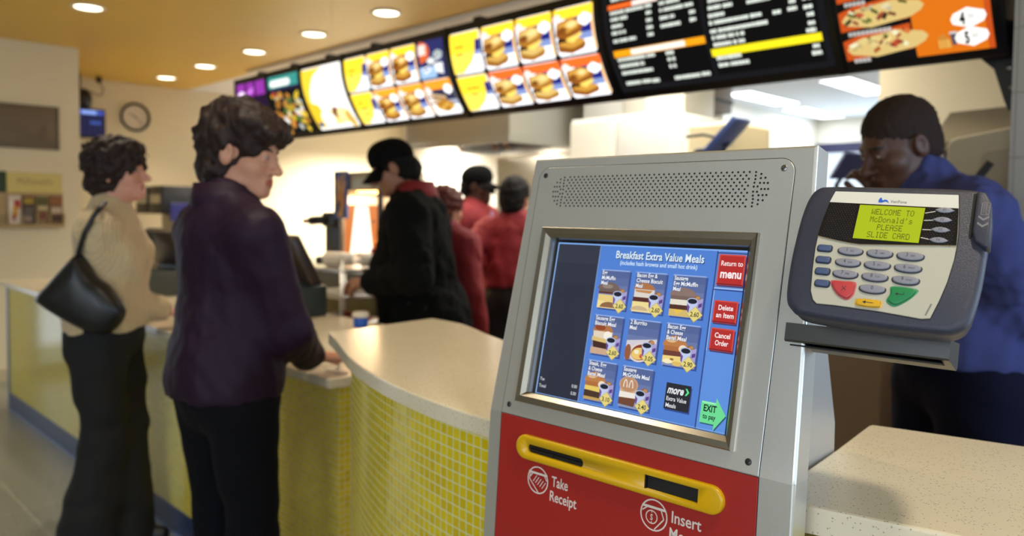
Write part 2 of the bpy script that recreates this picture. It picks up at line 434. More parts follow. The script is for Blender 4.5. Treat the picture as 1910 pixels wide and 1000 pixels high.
# ------------------------------------------------------------------ the ordering kiosk
def np3(v): return Vector(v)
kyaw, klean = R(2.21), R(12.92)
ko = Vector((-.77517, .87616, 1.42 - .04699))
ku = Vector((math.cos(kyaw), math.sin(kyaw), 0)); kn = Vector((-ku.y, ku.x, 0))
kv = Vector((0, 0, math.cos(klean))) + kn * math.sin(klean); kf = ku.cross(kv)
MK = frame(ko, ku, kv, kf)
l2 = R(4.0); kv2 = Vector((0, 0, math.cos(l2))) + kn * math.sin(l2); kf2 = ku.cross(kv2)
o2 = ko + kv * -.2661
ML = frame(o2, ku, kv2, kf2)
CAMK = (.740, -.157, .893)                      # where the eye stands, in the kiosk face's own axes
def AP(a, b, c):                                # a point seen at (a, b) on the face, moved to depth c
    return (a + c * (CAMK[0] - a) / CAMK[2], b + c * (CAMK[1] - b) / CAMK[2])

M_silver = brushed_mat('silver_paint', (206, 205, 201), .36, .74, (1, 1, 1), 500, .05)
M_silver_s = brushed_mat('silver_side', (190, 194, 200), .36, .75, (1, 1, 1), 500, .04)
M_bezel = brushed_mat('steel_bezel', (158, 151, 138), .3, 1.0, (90, 3, 90), 8, .06)
M_seam = mat('seam_dark', (30, 30, 32), .6)
M_red = mat('red_enamel', (158, 31, 26), .38, bump=.02, bscale=900)
M_yel = mat('yellow_plastic', (206, 160, 4), .3)
M_decal = mat('pale_decal', (222, 206, 196), .5)
M_hole = mat('hole_black', (8, 8, 8), .7)
M_screw = mat('screw_steel', (150, 150, 150), .3, metal=1.)
M_screwd = mat('screw_dark', (70, 70, 72), .4, metal=.8)

kio = thing('ordering_kiosk', 'silver and red touch-screen ordering kiosk with a lit breakfast menu', 'kiosk', (-.62, .95, 0), kyaw)

def ring(mb, outer, holes, z0, z1, m, T, bev=0., seg=2, smooth=False, skip=None):
    """plate with holes: outline and hole polygons, thickness z0..z1, outer front rim rounded"""
    bm = bmesh.new(); es = []; loops = []
    for poly in [outer] + holes:
        vs = [bm.verts.new((p[0], p[1], z1)) for p in poly]; loops.append(vs)
        es += [bm.edges.new((vs[i], vs[(i + 1) % len(vs)])) for i in range(len(vs))]
    bmesh.ops.triangle_fill(bm, edges=es, use_beauty=True, normal=(0, 0, 1))
    for k, vs in enumerate(loops):
        lo = [bm.verts.new((v.co.x, v.co.y, z0)) for v in vs]; n = len(vs)
        for i in range(n):
            bm.faces.new((lo[i], lo[(i + 1) % n], vs[(i + 1) % n], vs[i]))
    bmesh.ops.recalc_face_normals(bm, faces=list(bm.faces))
    top = [f for f in bm.faces if all(abs(v.co.z - z1) < 1e-9 for v in f.verts)]
    if top and sum(f.normal.z for f in top) < 0: bmesh.ops.reverse_faces(bm, faces=list(bm.faces))
    if bev > 0:
        oe = [e for e in bm.edges if all(v in loops[0] for v in e.verts) and len(e.link_faces) == 2 and any(abs(f.normal.z) < .5 for f in e.link_faces) and not (skip is not None and all(abs(v.co.y - skip) < 1e-6 for v in e.verts))]
        bmesh.ops.bevel(bm, geom=oe, offset=bev, segments=seg, affect='EDGES', profile=.5)
    mb.from_bm(bm, m, smooth, T)

# body behind the front shell: a folded box with a sloping back
def prof(b_, c_): 
    q = MK @ Vector((0, b_, c_)); d = q - ko; return (d.dot(kn), q.z)
P = [prof(.129, -.034), prof(-.266, -.034), (prof(-.266, -.034)[0] - .012, .35), (prof(-.266, -.034)[0] - .012, 0), (.236, 0), (.236, 1.115), (.200, 1.225), (.170, 1.42), (.160, 1.462), (.108, 1.5035)]
MB_body = frame((ko.x, ko.y, 0), ku, kn, (0, 0, 1))
b = MB(); n = len(P); U0, U1 = -.032, .3315
vs = [(U0, y, z) for y, z in P] + [(U1, y, z) for y, z in P]
b.add(vs, [tuple(range(n))[::-1], tuple(range(n, 2 * n))] + [(i, (i + 1) % n, n + (i + 1) % n, n + i) for i in range(n)], M_silver_s, False, MB_body)
b.build('housing', kio)

# upper shell and lower shell, cut open behind the screen
LIT = AP(0, 0, -.012) + AP(.304, -.228, -.012)          # a0, b0, a1, b1
op = (-.0145, .3062, -.2295, .0075)
hole = rect(op[0], op[1], op[2], op[3])
b = MB()
ring(b, [(-.0855, -.2661), (.3955, -.2661), (.3760, .1335), (-.0740, .1335)], [hole], -.036, 0, M_silver, MK, .0035, 3, skip=-.2661)
b.build('upper_shell', kio)
b = MB(); ring(b, [(-.0855, -1.04), (.3955, -1.04), (.3955, 0), (-.0855, 0)], [], -.036, 0, M_silver, ML, .0035, 3, skip=0)
b.build('lower_shell', kio)

# face plate that carries the speaker grille and the screen
def plate_poly(g=0.):
    tl = ell(-.040 , .099, .019 + g, .019 + g, 8, R(180), R(90)); tr = ell(.333, .099, .019 + g, .019 + g, 8, R(90), 0)
    return [(.3525 + g, -.2658)] [:1] + tr[::-1] + tl[::-1] + [(-.0592 - g, -.2658)]
b = MB()
ring(b, plate_poly(.0009), [hole], -.001, .0002, M_seam, MK)
ring(b, plate_poly(), [hole], -.001, .0011, M_silver, MK, .0006, 1)
b.build('face_plate', kio)
b = MB()
for k in range(6):
    r = k * .0045 + .0001; cy = .0790; h = 0.00785; xa, xb = -.0005, .2955
    st = (k % 2) * h / 2
    n = int((xb - xa) / h)
    for i in range(n + 1):
        x = xa + i * h + st
        if x > xb + .001: continue
        for s in ((1, -1) if k else (1,)): b.poly(ell(x, cy + s * r, .0015, .0015, 7), .00135, M_hole, MK)
    if k:
        m_ = max(1, int(round(math.pi * r / h)))
        for i in range(m_):
            t = R(-90) + math.pi * (i + .5) / m_
            b.poly(ell(xb + .003 + r * math.cos(t), cy + r * math.sin(t), .0015, .0015, 7), .00135, M_hole, MK)
            b.poly(ell(xa - .003 - r * math.cos(t), cy + r * math.sin(t), .0015, .0015, 7), .00135, M_hole, MK)
b.build('speaker_grille', kio)
for (x, y, dk) in ((-.0462, .1053, 1), (.3385, .1053, 0), (-.0462, -.2521, 1), (.3385, -.2521, 1)):
    T = MK @ TR(x, y, .0011); b = MB()
    b.lathe([(.0042, 0), (.0042, .0006), (.0034, .0011), (.0005, .0012)], M_screwd if dk else M_screw, 14, T)
    b.box(-.003, .003, -.0005, .0005, .0011, .00135, M_hole, T @ RZ(.7))
    b.build('screw', kio)

# screen bezel: four mitred sides in section
o0, o1 = (-.0316, -.2448), (.3184, .0225)
def loop(d, c):                                   # rectangle inset by d from the bezel's outline, at height c
    e_ = d * .70; return [(o0[0] + d, o0[1] + d, c), (o1[0] - e_, o0[1] + d, c), (o1[0] - e_, o1[1] - d, c), (o0[0] + d, o1[1] - d, c)]
L = [loop(0, .0008), loop(.0006, .0075), loop(.0022, .0092), loop(.0100, .0085), loop(.0165, .0030), loop(.0172, -.0120)]
vs = [p for l in L for p in l]; fs = []
for i in range(len(L) - 1):
    for j in range(4): fs.append((i * 4 + j, i * 4 + (j + 1) % 4, (i + 1) * 4 + (j + 1) % 4, (i + 1) * 4 + j))
b = MB(); b.add(vs, fs, M_bezel, False, MK); b.build('screen_bezel', kio)

# ---- the lit screen, laid out in millimetres from its top left corner
k_ = (LIT[2] - LIT[0]) / 304.0
MS = MK @ TR(LIT[0], LIT[1], -.012) @ Matrix.Scale(k_, 4)
ES = 1.12
def G(r, g, b_, s=ES): return glow((r, g, b_), s)
scr = MB(); scr.box(-14, 318, -242, 14, -6, -.4, M_black, MS)
scr.poly(rect(0, 304, -228, 0), -.2, G(82, 130, 212), MS)
scr = scr.build('touch_screen', kio)
e = .06
b = MB()
b.poly(rect(0, 304, -2, 0), e, G(130, 176, 244), MS); b.poly(rect(0, 2, -228, 0), e, G(140, 180, 240), MS); b.poly(rect(0, 304, -228, -226), e, G(140, 186, 250), MS)
b.poly(rect(78.5, 80, -226, -2), e, G(120, 150, 200), MS)
# vertical groove and the column behind the red buttons
b.poly(rect(263, 265, -228, -2), e, G(50, 74, 140), MS); b.poly(rect(265, 266.4, -228, -2), e, G(140, 182, 240), MS)
b.poly(rect(265, 304, -49.5, -3), e * 1.5, G(104, 136, 196), MS); b.poly(rect(265, 304, -5, -3.6), e * 2, G(44, 66, 130), MS)
b.poly(rect(265, 304, -50.5, -49), e * 2, G(160, 196, 250), MS); b.poly(rect(265, 304, -52.5, -51), e * 2, G(48, 70, 136), MS)
b.poly(rect(265, 304, -226, -130), e * 1.2, G(96, 146, 224), MS)
b.build('screen_columns', scr)
b = MB()
# the dark order list
b.poly(rect(2, 78.5, -226, -2), e, G(42, 46, 62), MS)
b.poly(rect(2, 78.5, -60, -2), e * 1.3, G(46, 50, 66), MS); b.poly(rect(2, 78.5, -30, -2), e * 1.6, G(52, 56, 70), MS)
W_ = G(235, 238, 240)
b.text('Tax', 5, -207, 6.6, W_, MS, e * 3, xs=.9); b.text('Total', 5, -217, 6.6, W_, MS, e * 3, xs=.95)
b.text('0.00', 74, -209, 6.6, W_, MS, e * 3, xs=.85, align='R'); b.text('0.00', 74, -219, 6.6, W_, MS, e * 3, xs=.85, align='R')
b.build('order_list', scr)
b = MB()
b.text('Breakfast Extra Value Meals', 178, -19.8, 15, G(28, 40, 90), MS, e * 1, bold=.02, align='C', w=138)
b.text('Breakfast Extra Value Meals', 177, -18.8, 15, G(220, 240, 255), MS, e * 2, bold=.02, align='C', w=138)
b.text('(includes hash browns and small hot drink)', 177, -27.8, 8.4, G(220, 240, 255), MS, e * 2, bold=.012, align='C', w=121)
b.build('screen_title', scr)

def blob(b, cx, cy, rx, ry, col, z, T=MS, rot=0., a0=0., a1=2 * math.pi, s=ES): b.poly(ell(cx, cy, rx, ry, 20, a0, a1, rot), z, glow(col, s), T)
def cup_and_hash(b, x, y):
    blob(b, x + 39, y - 30, 5, 4.2, (150, 104, 62), e * 9); blob(b, x + 40, y - 29, 3, 2.2, (190, 140, 90), e * 9.5)
    b.poly([(x + 40, y - 32), (x + 48, y - 29), (x + 47.5, y - 46), (x + 41, y - 46)], e * 10, G(168, 160, 210), MS)
    b.poly([(x + 42, y - 37), (x + 47, y - 35), (x + 47, y - 40), (x + 42, y - 42)], e * 10.5, G(92, 64, 140), MS)
    b.poly([(x + 25, y - 33), (x + 41, y - 33), (x + 38, y - 52), (x + 28, y - 52)], e * 11, G(196, 206, 238), MS)
    b.poly([(x + 25.5, y - 37), (x + 30, y - 41), (x + 29, y - 49), (x + 27, y - 47)], e * 11.5, G(110, 80, 150), MS)
    blob(b, x + 33, y - 33.5, 8, 4.2, (176, 190, 226), e * 12); blob(b, x + 33, y - 33.8, 6.7, 3.3, (28, 30, 46), e * 12.5)
def food(b, kind, x, y):
    def B(dx, dy, rx, ry, c, z, rot=0., a0=0., a1=2 * math.pi): blob(b, x + dx, y - dy, rx, ry, c, e * z, MS, rot, a0, a1)
    q = lambda pts, c, z: b.poly([(x + p[0], y - p[1]) for p in pts], e * z, G(*c), MS)
    if kind == 'muffin':
        q([(0, 55), (0, 36), (34, 36), (34, 55)], (232, 206, 130), 4); q([(0, 55), (0, 44), (22, 47), (30, 55)], (244, 222, 150), 4.5)
        B(16, 28, 19, 10, (118, 100, 92), 5, 0, 0, math.pi); q([(0, 28), (35, 28), (33, 32.5), (0, 32)], (110, 94, 88), 5); q([(0, 32), (34, 32), (32, 34.5), (0, 34.5)], (96, 44, 36), 6)
        B(20, 54, 15, 8, (146, 104, 70), 6.5, 0, 0, math.pi); B(14, 24, 9, 3, (150, 134, 122), 6)
    elif kind == 'biscuit':
        B(16, 24, 17, 9, (176, 116, 70), 5, 0, 0, math.pi); q([(1, 24), (33, 24), (33, 36), (1, 36)], (222, 214, 204), 5); q([(2, 25), (30, 25), (26, 29), (4, 28)], (196, 140, 90), 5.5)
        q([(0, 35), (34, 35), (36, 42), (0, 42)], (86, 42, 36), 6); q([(0, 41), (34, 41), (34, 55), (0, 55)], (240, 220, 150), 6.5); B(12, 53, 14, 6, (206, 180, 140), 7, 0, 0, math.pi)
    elif kind == 'sausage':
        B(18, 28, 20, 11, (140, 116, 108), 5, 0, 0, math.pi); q([(0, 28), (38, 28), (37, 33), (0, 33)], (120, 98, 92), 5)
        q([(0, 33), (36, 33), (36, 40), (0, 40)], (232, 224, 206), 5.5); q([(0, 40), (34, 40), (32, 47), (0, 47)], (82, 46, 40), 6); q([(0, 46), (32, 46), (30, 55), (0, 55)], (214, 186, 110), 6.5)
        q([(6, 46), (22, 46), (12, 53)], (236, 196, 80), 7)
    elif kind == 'sbiscuit':
        B(17, 23, 17, 11, (178, 118, 72), 5, 0, 0, math.pi); q([(1, 23), (34, 23), (33, 33), (2, 33)], (228, 212, 190), 5); B(12, 18, 9, 4, (150, 72, 40), 5.5); B(26, 28, 7, 6, (246, 240, 226), 5.5)
        q([(0, 31), (30, 34), (30, 40), (0, 37)], (222, 192, 120), 6); q([(2, 37), (28, 39), (30, 47), (4, 46)], (70, 40, 34), 6.2); q([(0, 46), (30, 47), (28, 55), (0, 55)], (206, 170, 140), 6.5)
    elif kind == 'burrito':
        q([(0, 30), (47, 24), (47, 36), (0, 55)], (212, 206, 216), 4.5); B(24, 44, 18, 13, (226, 212, 206), 5, .3); B(24, 44, 15, 10.5, (140, 60, 40), 5.5, .3)
        B(22, 46, 12, 8, (236, 200, 110), 6, .2); B(18, 44, 4, 3, (246, 236, 200), 6.5); B(27, 49, 4, 3, (206, 90, 50), 6.5); B(30, 40, 4, 2.5, (130, 160, 60), 6.5); B(4, 46, 5, 11, (150, 90, 60), 6)
    elif kind in ('bagel', 'steak'):
        B(16, 30, 18, 14, (190, 126, 72), 5, 0, 0, math.pi); q([(0, 30), (34, 30), (32, 36), (0, 36)], (178, 110, 60), 5); B(10, 22, 8, 3.5, (226, 186, 140), 5.5); B(28, 32, 6, 5, (240, 226, 200), 5.6)
        if kind == 'bagel':
            q([(0, 36), (30, 36), (30, 45), (0, 45)], (110, 60, 50), 6); q([(0, 43), (31, 42), (28, 52), (0, 52)], (240, 214, 130), 6.5); B(8, 50, 7, 3, (250, 236, 190), 7); B(22, 52, 7, 3, (226, 190, 100), 7); B(14, 47, 3, 1.5, (150, 110, 50), 7.5)
        else:
            q([(0, 36), (32, 36), (30, 43), (0, 42)], (232, 204, 100), 6); q([(0, 42), (28, 43), (28, 52), (0, 52)], (74, 50, 40), 6.3); q([(0, 51), (30, 51), (26, 55), (0, 55)], (198, 160, 90), 6.5)
    elif kind == 'griddle':
        q([(0, 30), (28, 30), (28, 44), (0, 46)], (214, 180, 150), 4.5); B(13, 25, 15, 11, (202, 160, 124), 5); B(13, 25, 13, 9, (190, 140, 104), 5.5)
        for cx in (8, 17):
            pts = [(x + cx + 3.6 * math.cos(t), y - 29 + 11 * math.sin(t)) for t in [math.pi * i / 12 for i in range(13)]]
            inn = [(x + cx + 2.0 * math.cos(t), y - 29 + 9 * math.sin(t)) for t in [math.pi * i / 12 for i in range(13)]]
            for i in range(12): b.poly([inn[i], pts[i], pts[i + 1], inn[i + 1]], e * 6, G(236, 226, 214), MS)
        q([(0, 35), (28, 35), (29, 41), (0, 43)], (240, 234, 222), 6); q([(0, 43), (27, 42), (25, 53), (0, 52)], (112, 70, 50), 6.2)
def meal(x, y, lines, price, kind):
    b = MB(); w, h = 49, 55.5
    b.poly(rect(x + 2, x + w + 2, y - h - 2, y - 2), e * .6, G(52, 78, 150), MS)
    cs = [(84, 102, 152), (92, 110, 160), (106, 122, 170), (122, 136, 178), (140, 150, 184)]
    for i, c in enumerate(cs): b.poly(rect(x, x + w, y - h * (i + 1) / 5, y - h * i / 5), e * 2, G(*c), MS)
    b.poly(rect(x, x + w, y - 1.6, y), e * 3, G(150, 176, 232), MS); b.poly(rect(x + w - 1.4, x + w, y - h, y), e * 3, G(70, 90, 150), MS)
    food(b, kind, x, y)
    cup_and_hash(b, x, y)
    cx, cy = x + 38.5, y - 50.5
    b.poly([(cx - 11.5, cy), (cx, cy - 10.6), (cx + 11.5, cy), (cx, cy + 10.6)], e * 13, G(176, 160, 90), MS)
    b.poly([(cx - 10.8, cy), (cx, cy - 9.4), (cx + 10.8, cy), (cx, cy + 10)], e * 13.5, G(232, 214, 128), MS)
    b.text(price, cx, cy - 2.9, 8.6, G(24, 24, 30), MS, e * 14.5, bold=.016, align='C', w=12.4)
    for i, s in enumerate(lines): b.text(s, x + 2.8, y - 7.8 - i * 7.3, 7.8, G(40, 50, 90), MS, e * 13.2, bold=.02, w=3.05 * len(s) - 1); 
    for i, s in enumerate(lines): b.text(s, x + 2.2, y - 7.3 - i * 7.3, 7.8, G(244, 247, 255), MS, e * 14, bold=.02, w=3.05 * len(s) - 1)
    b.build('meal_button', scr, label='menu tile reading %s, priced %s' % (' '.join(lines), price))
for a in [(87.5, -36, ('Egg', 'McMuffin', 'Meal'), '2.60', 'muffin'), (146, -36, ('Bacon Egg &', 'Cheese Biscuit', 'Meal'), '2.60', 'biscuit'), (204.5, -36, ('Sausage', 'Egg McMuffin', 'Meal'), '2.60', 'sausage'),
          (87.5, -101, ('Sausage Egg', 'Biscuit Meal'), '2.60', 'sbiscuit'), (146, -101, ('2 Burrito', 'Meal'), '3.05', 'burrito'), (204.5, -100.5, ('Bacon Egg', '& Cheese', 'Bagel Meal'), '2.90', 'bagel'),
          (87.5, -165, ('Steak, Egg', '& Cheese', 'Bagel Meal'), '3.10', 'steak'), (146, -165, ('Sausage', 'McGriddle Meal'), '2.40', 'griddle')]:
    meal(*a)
def red_button(x0, x1, y0, y1, lines):
    b = MB()
    b.poly(rect(x0 + 1.5, x1 + 1.5, y0 - 2, y1 - 2), e * 2.2, G(70, 60, 110), MS)
    b.poly(rrect(x0, x1, y0, y1, 1.4, 3), e * 3, G(206, 78, 70), MS); b.poly(rect(x0 + 1.8, x1 - 1.8, y0 + 2, y1 - 1.8), e * 4, G(184, 44, 42), MS)
    b.poly(rect(x0 + .5, x1 - .5, y0 + .4, y0 + 2), e * 4.5, G(120, 26, 36), MS)
    for s, yy, sz, bo, ww in lines: b.text(s, (x0 + x1) / 2 + .5, yy, sz, G(255, 240, 240), MS, e * 6, bold=bo, align='C', w=ww)
    b.build('red_button', scr, label='red on-screen button reading ' + ' '.join(l[0] for l in lines))
red_button(267, 303, -45.5, -6, [('Return to', -20.5, 9.2, .012, 29.5), ('menu', -36, 15.5, .03, 28.5)])
red_button(268, 300.5, -93.5, -65, [('Delete', -77, 9, .02, 20), ('an Item', -86.5, 9, .02, 24)])
red_button(268.5, 300.5, -128.5, -100, [('Cancel', -112, 9, .02, 21), ('Order', -121.5, 9, .02, 18)])
b = MB()
b.poly(rect(217.5, 253.5, -213, -180), e * 1.2, G(52, 78, 150), MS); b.poly(rect(216, 252, -211, -177.5), e * 3, G(38, 38, 48), MS)
b.text('more', 218.5, -190.5, 14, W_, MS, e * 4, w=23, bold=.03, slant=.22)
b.add([(244, -181.5, e * 4), (246.5, -181.5, e * 4), (250, -186, e * 4), (246.5, -190.5, e * 4), (244, -190.5, e * 4), (247, -186, e * 4)], [(0, 1, 2, 5), (5, 2, 3, 4)], G(90, 230, 140), False, MS)
b.text('Extra Value', 218.5, -200, 7.6, W_, MS, e * 4, w=29, bold=.012); b.text('Meals', 218.5, -208.5, 7.6, W_, MS, e * 4, w=15, bold=.012)
b.build('more_button', scr)
b = MB()
ar = [(268.5, -192), (288, -192), (288, -186), (302.5, -205.5), (288, -225.5), (288, -218.5), (268.5, -218.5)]
for off, z, c in (((1.2, -1.6), 2, (50, 90, 120)), ((0, 0), 3, (110, 222, 150))):
    p = [(x + off[0], y + off[1], e * z) for x, y in ar]
    b.add(p, [(0, 1, 5, 6), (2, 3, 4, 5, 1)], G(*c), False, MS)
b.poly(rect(269.5, 288, -194, -192.6), e * 4, G(170, 250, 200), MS)
b.text('EXIT', 281, -204, 11.5, G(6, 30, 24), MS, e * 5, w=17.5, bold=.03, align='C'); b.text('to pay', 281, -213, 8.6, G(6, 30, 24), MS, e * 5, w=17.5, bold=.022, align='C')
b.build('exit_arrow', scr)

# ---- red lower panel
b = MB(); b.prism([(-.0592, -1.02), (.3525, -1.02), (.3525, -.0010), (-.0592, -.0010)], -.002, .0012, M_red, ML, .0006, 1)
b.prism([(-.0602, -1.021), (.3535, -1.021), (.3535, -.0002), (-.0602, -.0002)], -.002, .0002, M_seam, ML)
rp = b.build('red_panel', kio)
zl = .0014
def icon(b, cx, cy, r, kind):
    def arc(r0, r1, a0, a1, n=28):
        for i in range(n):
            t, u = R(a0 + (a1 - a0) * i / n), R(a0 + (a1 - a0) * (i + 1) / n)
            b.poly([(cx + r0 * math.cos(t), cy + r0 * math.sin(t)), (cx + r1 * math.cos(t), cy + r1 * math.sin(t)), (cx + r1 * math.cos(u), cy + r1 * math.sin(u)), (cx + r0 * math.cos(u), cy + r0 * math.sin(u))], zl, M_decal, ML)
    def seg(x0, y0, x1, y1, w=.0016, z=zl + .0001):
        d = Vector((x1 - x0, y1 - y0)); d.normalize(); n = Vector((-d.y, d.x)) * w / 2
        b.poly([(cx + x0 - n.x, cy + y0 - n.y), (cx + x1 - n.x, cy + y1 - n.y), (cx + x1 + n.x, cy + y1 + n.y), (cx + x0 + n.x, cy + y0 + n.y)], z, M_decal, ML)
    arc(r - .0019, r, 0, 360)
    seg(-.0175, .0095, .0175, .0095, .0032)
    if kind == 0:
        seg(-.0145, .0085, -.0160, -.0005); seg(-.0160, -.0005, .002, -.0175); seg(-.0105, .0075, -.0160, .0010); seg(.0125, .0085, .0170, .0020)
        for i in range(5): seg(-.0085 + i * .0042, -.003 - i * .0018, -.0020 + i * .0042, .0065 - i * .0018, .0012)
    else:
        seg(-.017, .003, -.010, .0085); seg(.0105, .0085, .0150, -.002); seg(.0150, -.002, .002, -.0175)
        r0 = .0075
        for i in range(20):
            t, u = 2 * math.pi * i / 20, 2 * math.pi * (i + 1) / 20
            q = [(-.003 + rr * math.cos(a), -.003 + rr * math.sin(a)) for rr, a in ((r0, t), (r0 + .0014, t), (r0 + .0014, u), (r0, u))]
            b.poly([(cx + p[0], cy + p[1]) for p in q], zl + .0001, M_decal, ML)
        b.text('S', cx - .003, cy - .0068, .0105, M_decal, ML, zl + .0001, xs=.8, bold=.02, align='C')
        seg(-.003, .0025, -.003, .0045, .0012); seg(-.003, -.0105, -.003, -.0085, .0012)
b = MB(); icon(b, .0205, -.0845, .0197, 0)
b.text('Take', .0465, -.0865, .0208, M_decal, ML, zl, w=.0295, bold=.014); b.text('Receipt', .0445, -.1075, .0208, M_decal, ML, zl, w=.048, bold=.014)
b.build('receipt_lettering', rp)
b = MB(); icon(b, .2165, -.0815, .0203, 1)
b.text('Insert', .2425, -.0835, .0208, M_decal, ML, zl, w=.0415, bold=.014); b.text('Money', .2405, -.1045, .0208, M_decal, ML, zl, w=.046, bold=.014)
b.build('money_lettering', rp)
# yellow bar with its two slots
def stadium(x0, x1, cy, r, n=10): return ell(x1 - r, cy, r, r, n, R(-90), R(90)) + ell(x0 + r, cy, r, r, n, R(90), R(270))
b = MB(); bar = stadium(-.0215, .3135, -.0405, .0178, 14)
s1 = stadium(.0005, .1050, -.0405, .0062, 8); s2 = rect(.2035, .2805, -.0490, -.0310)
ring(b, bar, [s1, s2], .0005, .0078, M_yel, ML, .0035, 4, True)
sb = b.build('slot_bar', kio)
b = MB(); b.poly(rect(-.002, .107, -.048, -.033), .0022, M_hole, ML)
b.box(.006, .099, -.0425, -.0405, .0022, .0058, M_black, ML, .0006, 1); b.box(.004, .101, -.0375, -.0362, .0022, .0050, M_black, ML); b.box(.046, .050, -.0440, -.0400, .0030, .0062, M_black, ML)
b.build('receipt_slot', sb)
b = MB(); b.poly(rect(.202, .282, -.050, -.030), .0022, M_hole, ML); b.box(.2035, .2805, -.0325, -.0310, .0022, .0060, M_black, ML); b.box(.2035, .2055, -.049, -.031, .0022, .0068, M_black, ML)
b.build('bill_slot', sb)

# ---- bracket that carries the card terminal
M_shelf = brushed_mat('bracket_steel', (104, 104, 106), .32, 1.0, (3, 90, 90), 8, .06)
b = MB()
cs = [(0.004, -.084), (.004, -.1035), (.0025, -.1055), (-.030, -.1130), (-.034, -.1100), (-.034, -.084)]
n = len(cs); vs = [(a, y, c) for a in (.365, .538) for (c, y) in cs]
b.add(vs, [tuple(range(n))[::-1], tuple(range(n, 2 * n))] + [(i, (i + 1) % n, n + (i + 1) % n, n + i) for i in range(n)], M_shelf, False, MK)
b.box(.372, .530, -.1100, -.1085, -.028, .003, M_hole, MK)
b.build('terminal_bracket', kio)

# ------------------------------------------------------------------ the card terminal
tyaw, tlean, troll = R(8.027), R(27.145), R(-3.257)
u = Vector((math.cos(tyaw), math.sin(tyaw), 0)); nn = Vector((-u.y, u.x, 0)); v = Vector((0, 0, math.cos(tlean))) + nn * math.sin(tlean)
u2_ = u * math.cos(troll) + v * math.sin(troll); v2_ = -u * math.sin(troll) + v * math.cos(troll)
CAM0 = Vector((0, 0, 1.42)); kS = .81 / .72
CT = CAM0 + (Vector((-.266, .750, 1.371)) - CAM0) * kS
MT = frame(CT, u2_, v2_, u2_.cross(v2_)) @ Matrix.Scale(.001 * kS, 4)
M_case = mat('terminal_case', (50, 52, 68), .42, bump=.25, bscale=900)
M_tplate = mat('terminal_plate', (190, 187, 172), .4, metal=.15, bump=.05, bscale=2500)
M_tstrip = mat('terminal_strip', (216, 214, 204), .4)
M_band = mat('terminal_band', (20, 20, 26), .16)
M_key = mat('key_grey', (138, 138, 150), .32)
M_keyrim = mat('key_rim', (60, 60, 70), .4)
M_bluekey = mat('key_slate', (72, 86, 122), .3)
M_redkey = mat('key_red', (188, 66, 70), .3); M_redring = mat('key_red_ring', (196, 96, 96), .5)
M_grnkey = mat('key_green', (38, 130, 78), .3); M_grnring = mat('key_green_ring', (70, 150, 104), .5)
M_yelkey = mat('key_yellow', (214, 166, 36), .3); M_yelring = mat('key_yellow_ring', (214, 176, 86), .5)
M_ink = mat('ink_dark', (44, 44, 52), .6); M_chrome = mat('chrome_trim', (214, 212, 206), .18, metal=1.)
term = thing('card_terminal', 'grey card payment terminal with a lime display on the bracket beside the kiosk', 'card terminal', tuple(MT @ Vector((0, 0, -60))))
def smooth_poly(pts, n=5): 
    P = [Vector(p) for p in pts]; out = []
    for i in range(len(P)):
        p0, p1, p2, p3 = P[i - 1], P[i], P[(i + 1) % len(P)], P[(i + 2) % len(P)]
        for k in range(n):
            t = k / n; q = .5 * ((2 * p1) + (p2 - p0) * t + (2 * p0 - 5 * p1 + 4 * p2 - p3) * t * t + (3 * p1 - p0 - 3 * p2 + p3) * t ** 3); out.append((q.x, q.y))
    return out
out = smooth_poly([(-77, -40), (-80.5, -10), (-81.5, 20), (-81, 50), (-78, 70), (-71.5, 80.5), (-58, 83.5), (0, 85), (58, 85.5), (73, 82.5), (81.5, 70), (84, 45), (84.5, 15), (84, -15), (80.5, -42), (72, -53), (56, -57), (0, -58.5), (-56, -57), (-70, -52)])
b = MB()
def loft(b, loops, m, T, smooth=True, cap0=True, cap1=True):
    n = len(loops[0]); vs = [p for l in loops for p in l]; fs = []
    for i in range(len(loops) - 1):
        for j in range(n): fs.append((i * n + j, i * n + (j + 1) % n, (i + 1) * n + (j + 1) % n, (i + 1) * n + j))
    if cap0: fs.append(tuple(range(n))[::-1])
    if cap1: fs.append(tuple((len(loops) - 1) * n + j for j in range(n)))
    b.add(vs, fs, m, smooth, T)
def sc(f, z, dx=0, dy=0): return [(x * f + dx, (y - 13) * f + 13 + dy, z) for x, y in out]
loft(b, [sc(.80, -40, -4, 3), sc(.93, -38, -3, 3), sc(.975, -33, -2, 2), sc(.985, -20, -1, 1), sc(.99, -9), sc(1, -7), sc(1.0, -3), sc(.985, 0), sc(.955, 2.2), sc(.92, 3.0)], M_case, MT)
b.build('terminal_case', term)
b = MB(); b.prism([(70.5, 80), (77, 78.5), (82, 70), (85, 50), (86.2, 26), (83.5, 24.5), (74.5, 30), (71.5, 40)], -6, 8.5, M_case, MT, 2.2, 3, True)
b.prism([(67.2, 79), (70.2, 80), (72.0, 36), (70.2, 33.5), (68.8, 36)], 2.9, 3.3, M_hole, MT)
for yy in (51.5, 45.0):
    for s in (-1, 1): b.poly([(78.6, yy - 1.6), (78.6, yy + .4), (78.6 + s * 4.2, yy + 3.6), (78.6 + s * 4.2, yy + 1.6)][::s], 8.62, mat('slot_mark', (120, 120, 124), .5), MT)
mk = MATS['slot_mark']
for a in (rect(75.8, 82.4, 55.5, 56.1), rect(75.8, 82.4, 67.4, 68), rect(75.8, 76.4, 55.5, 68), rect(81.8, 82.4, 55.5, 68), rect(77.6, 78.0, 57, 66.5), rect(79.4, 79.8, 57, 66.5)): b.poly(a, 8.62, mk, MT)
b.build('card_slot', term)
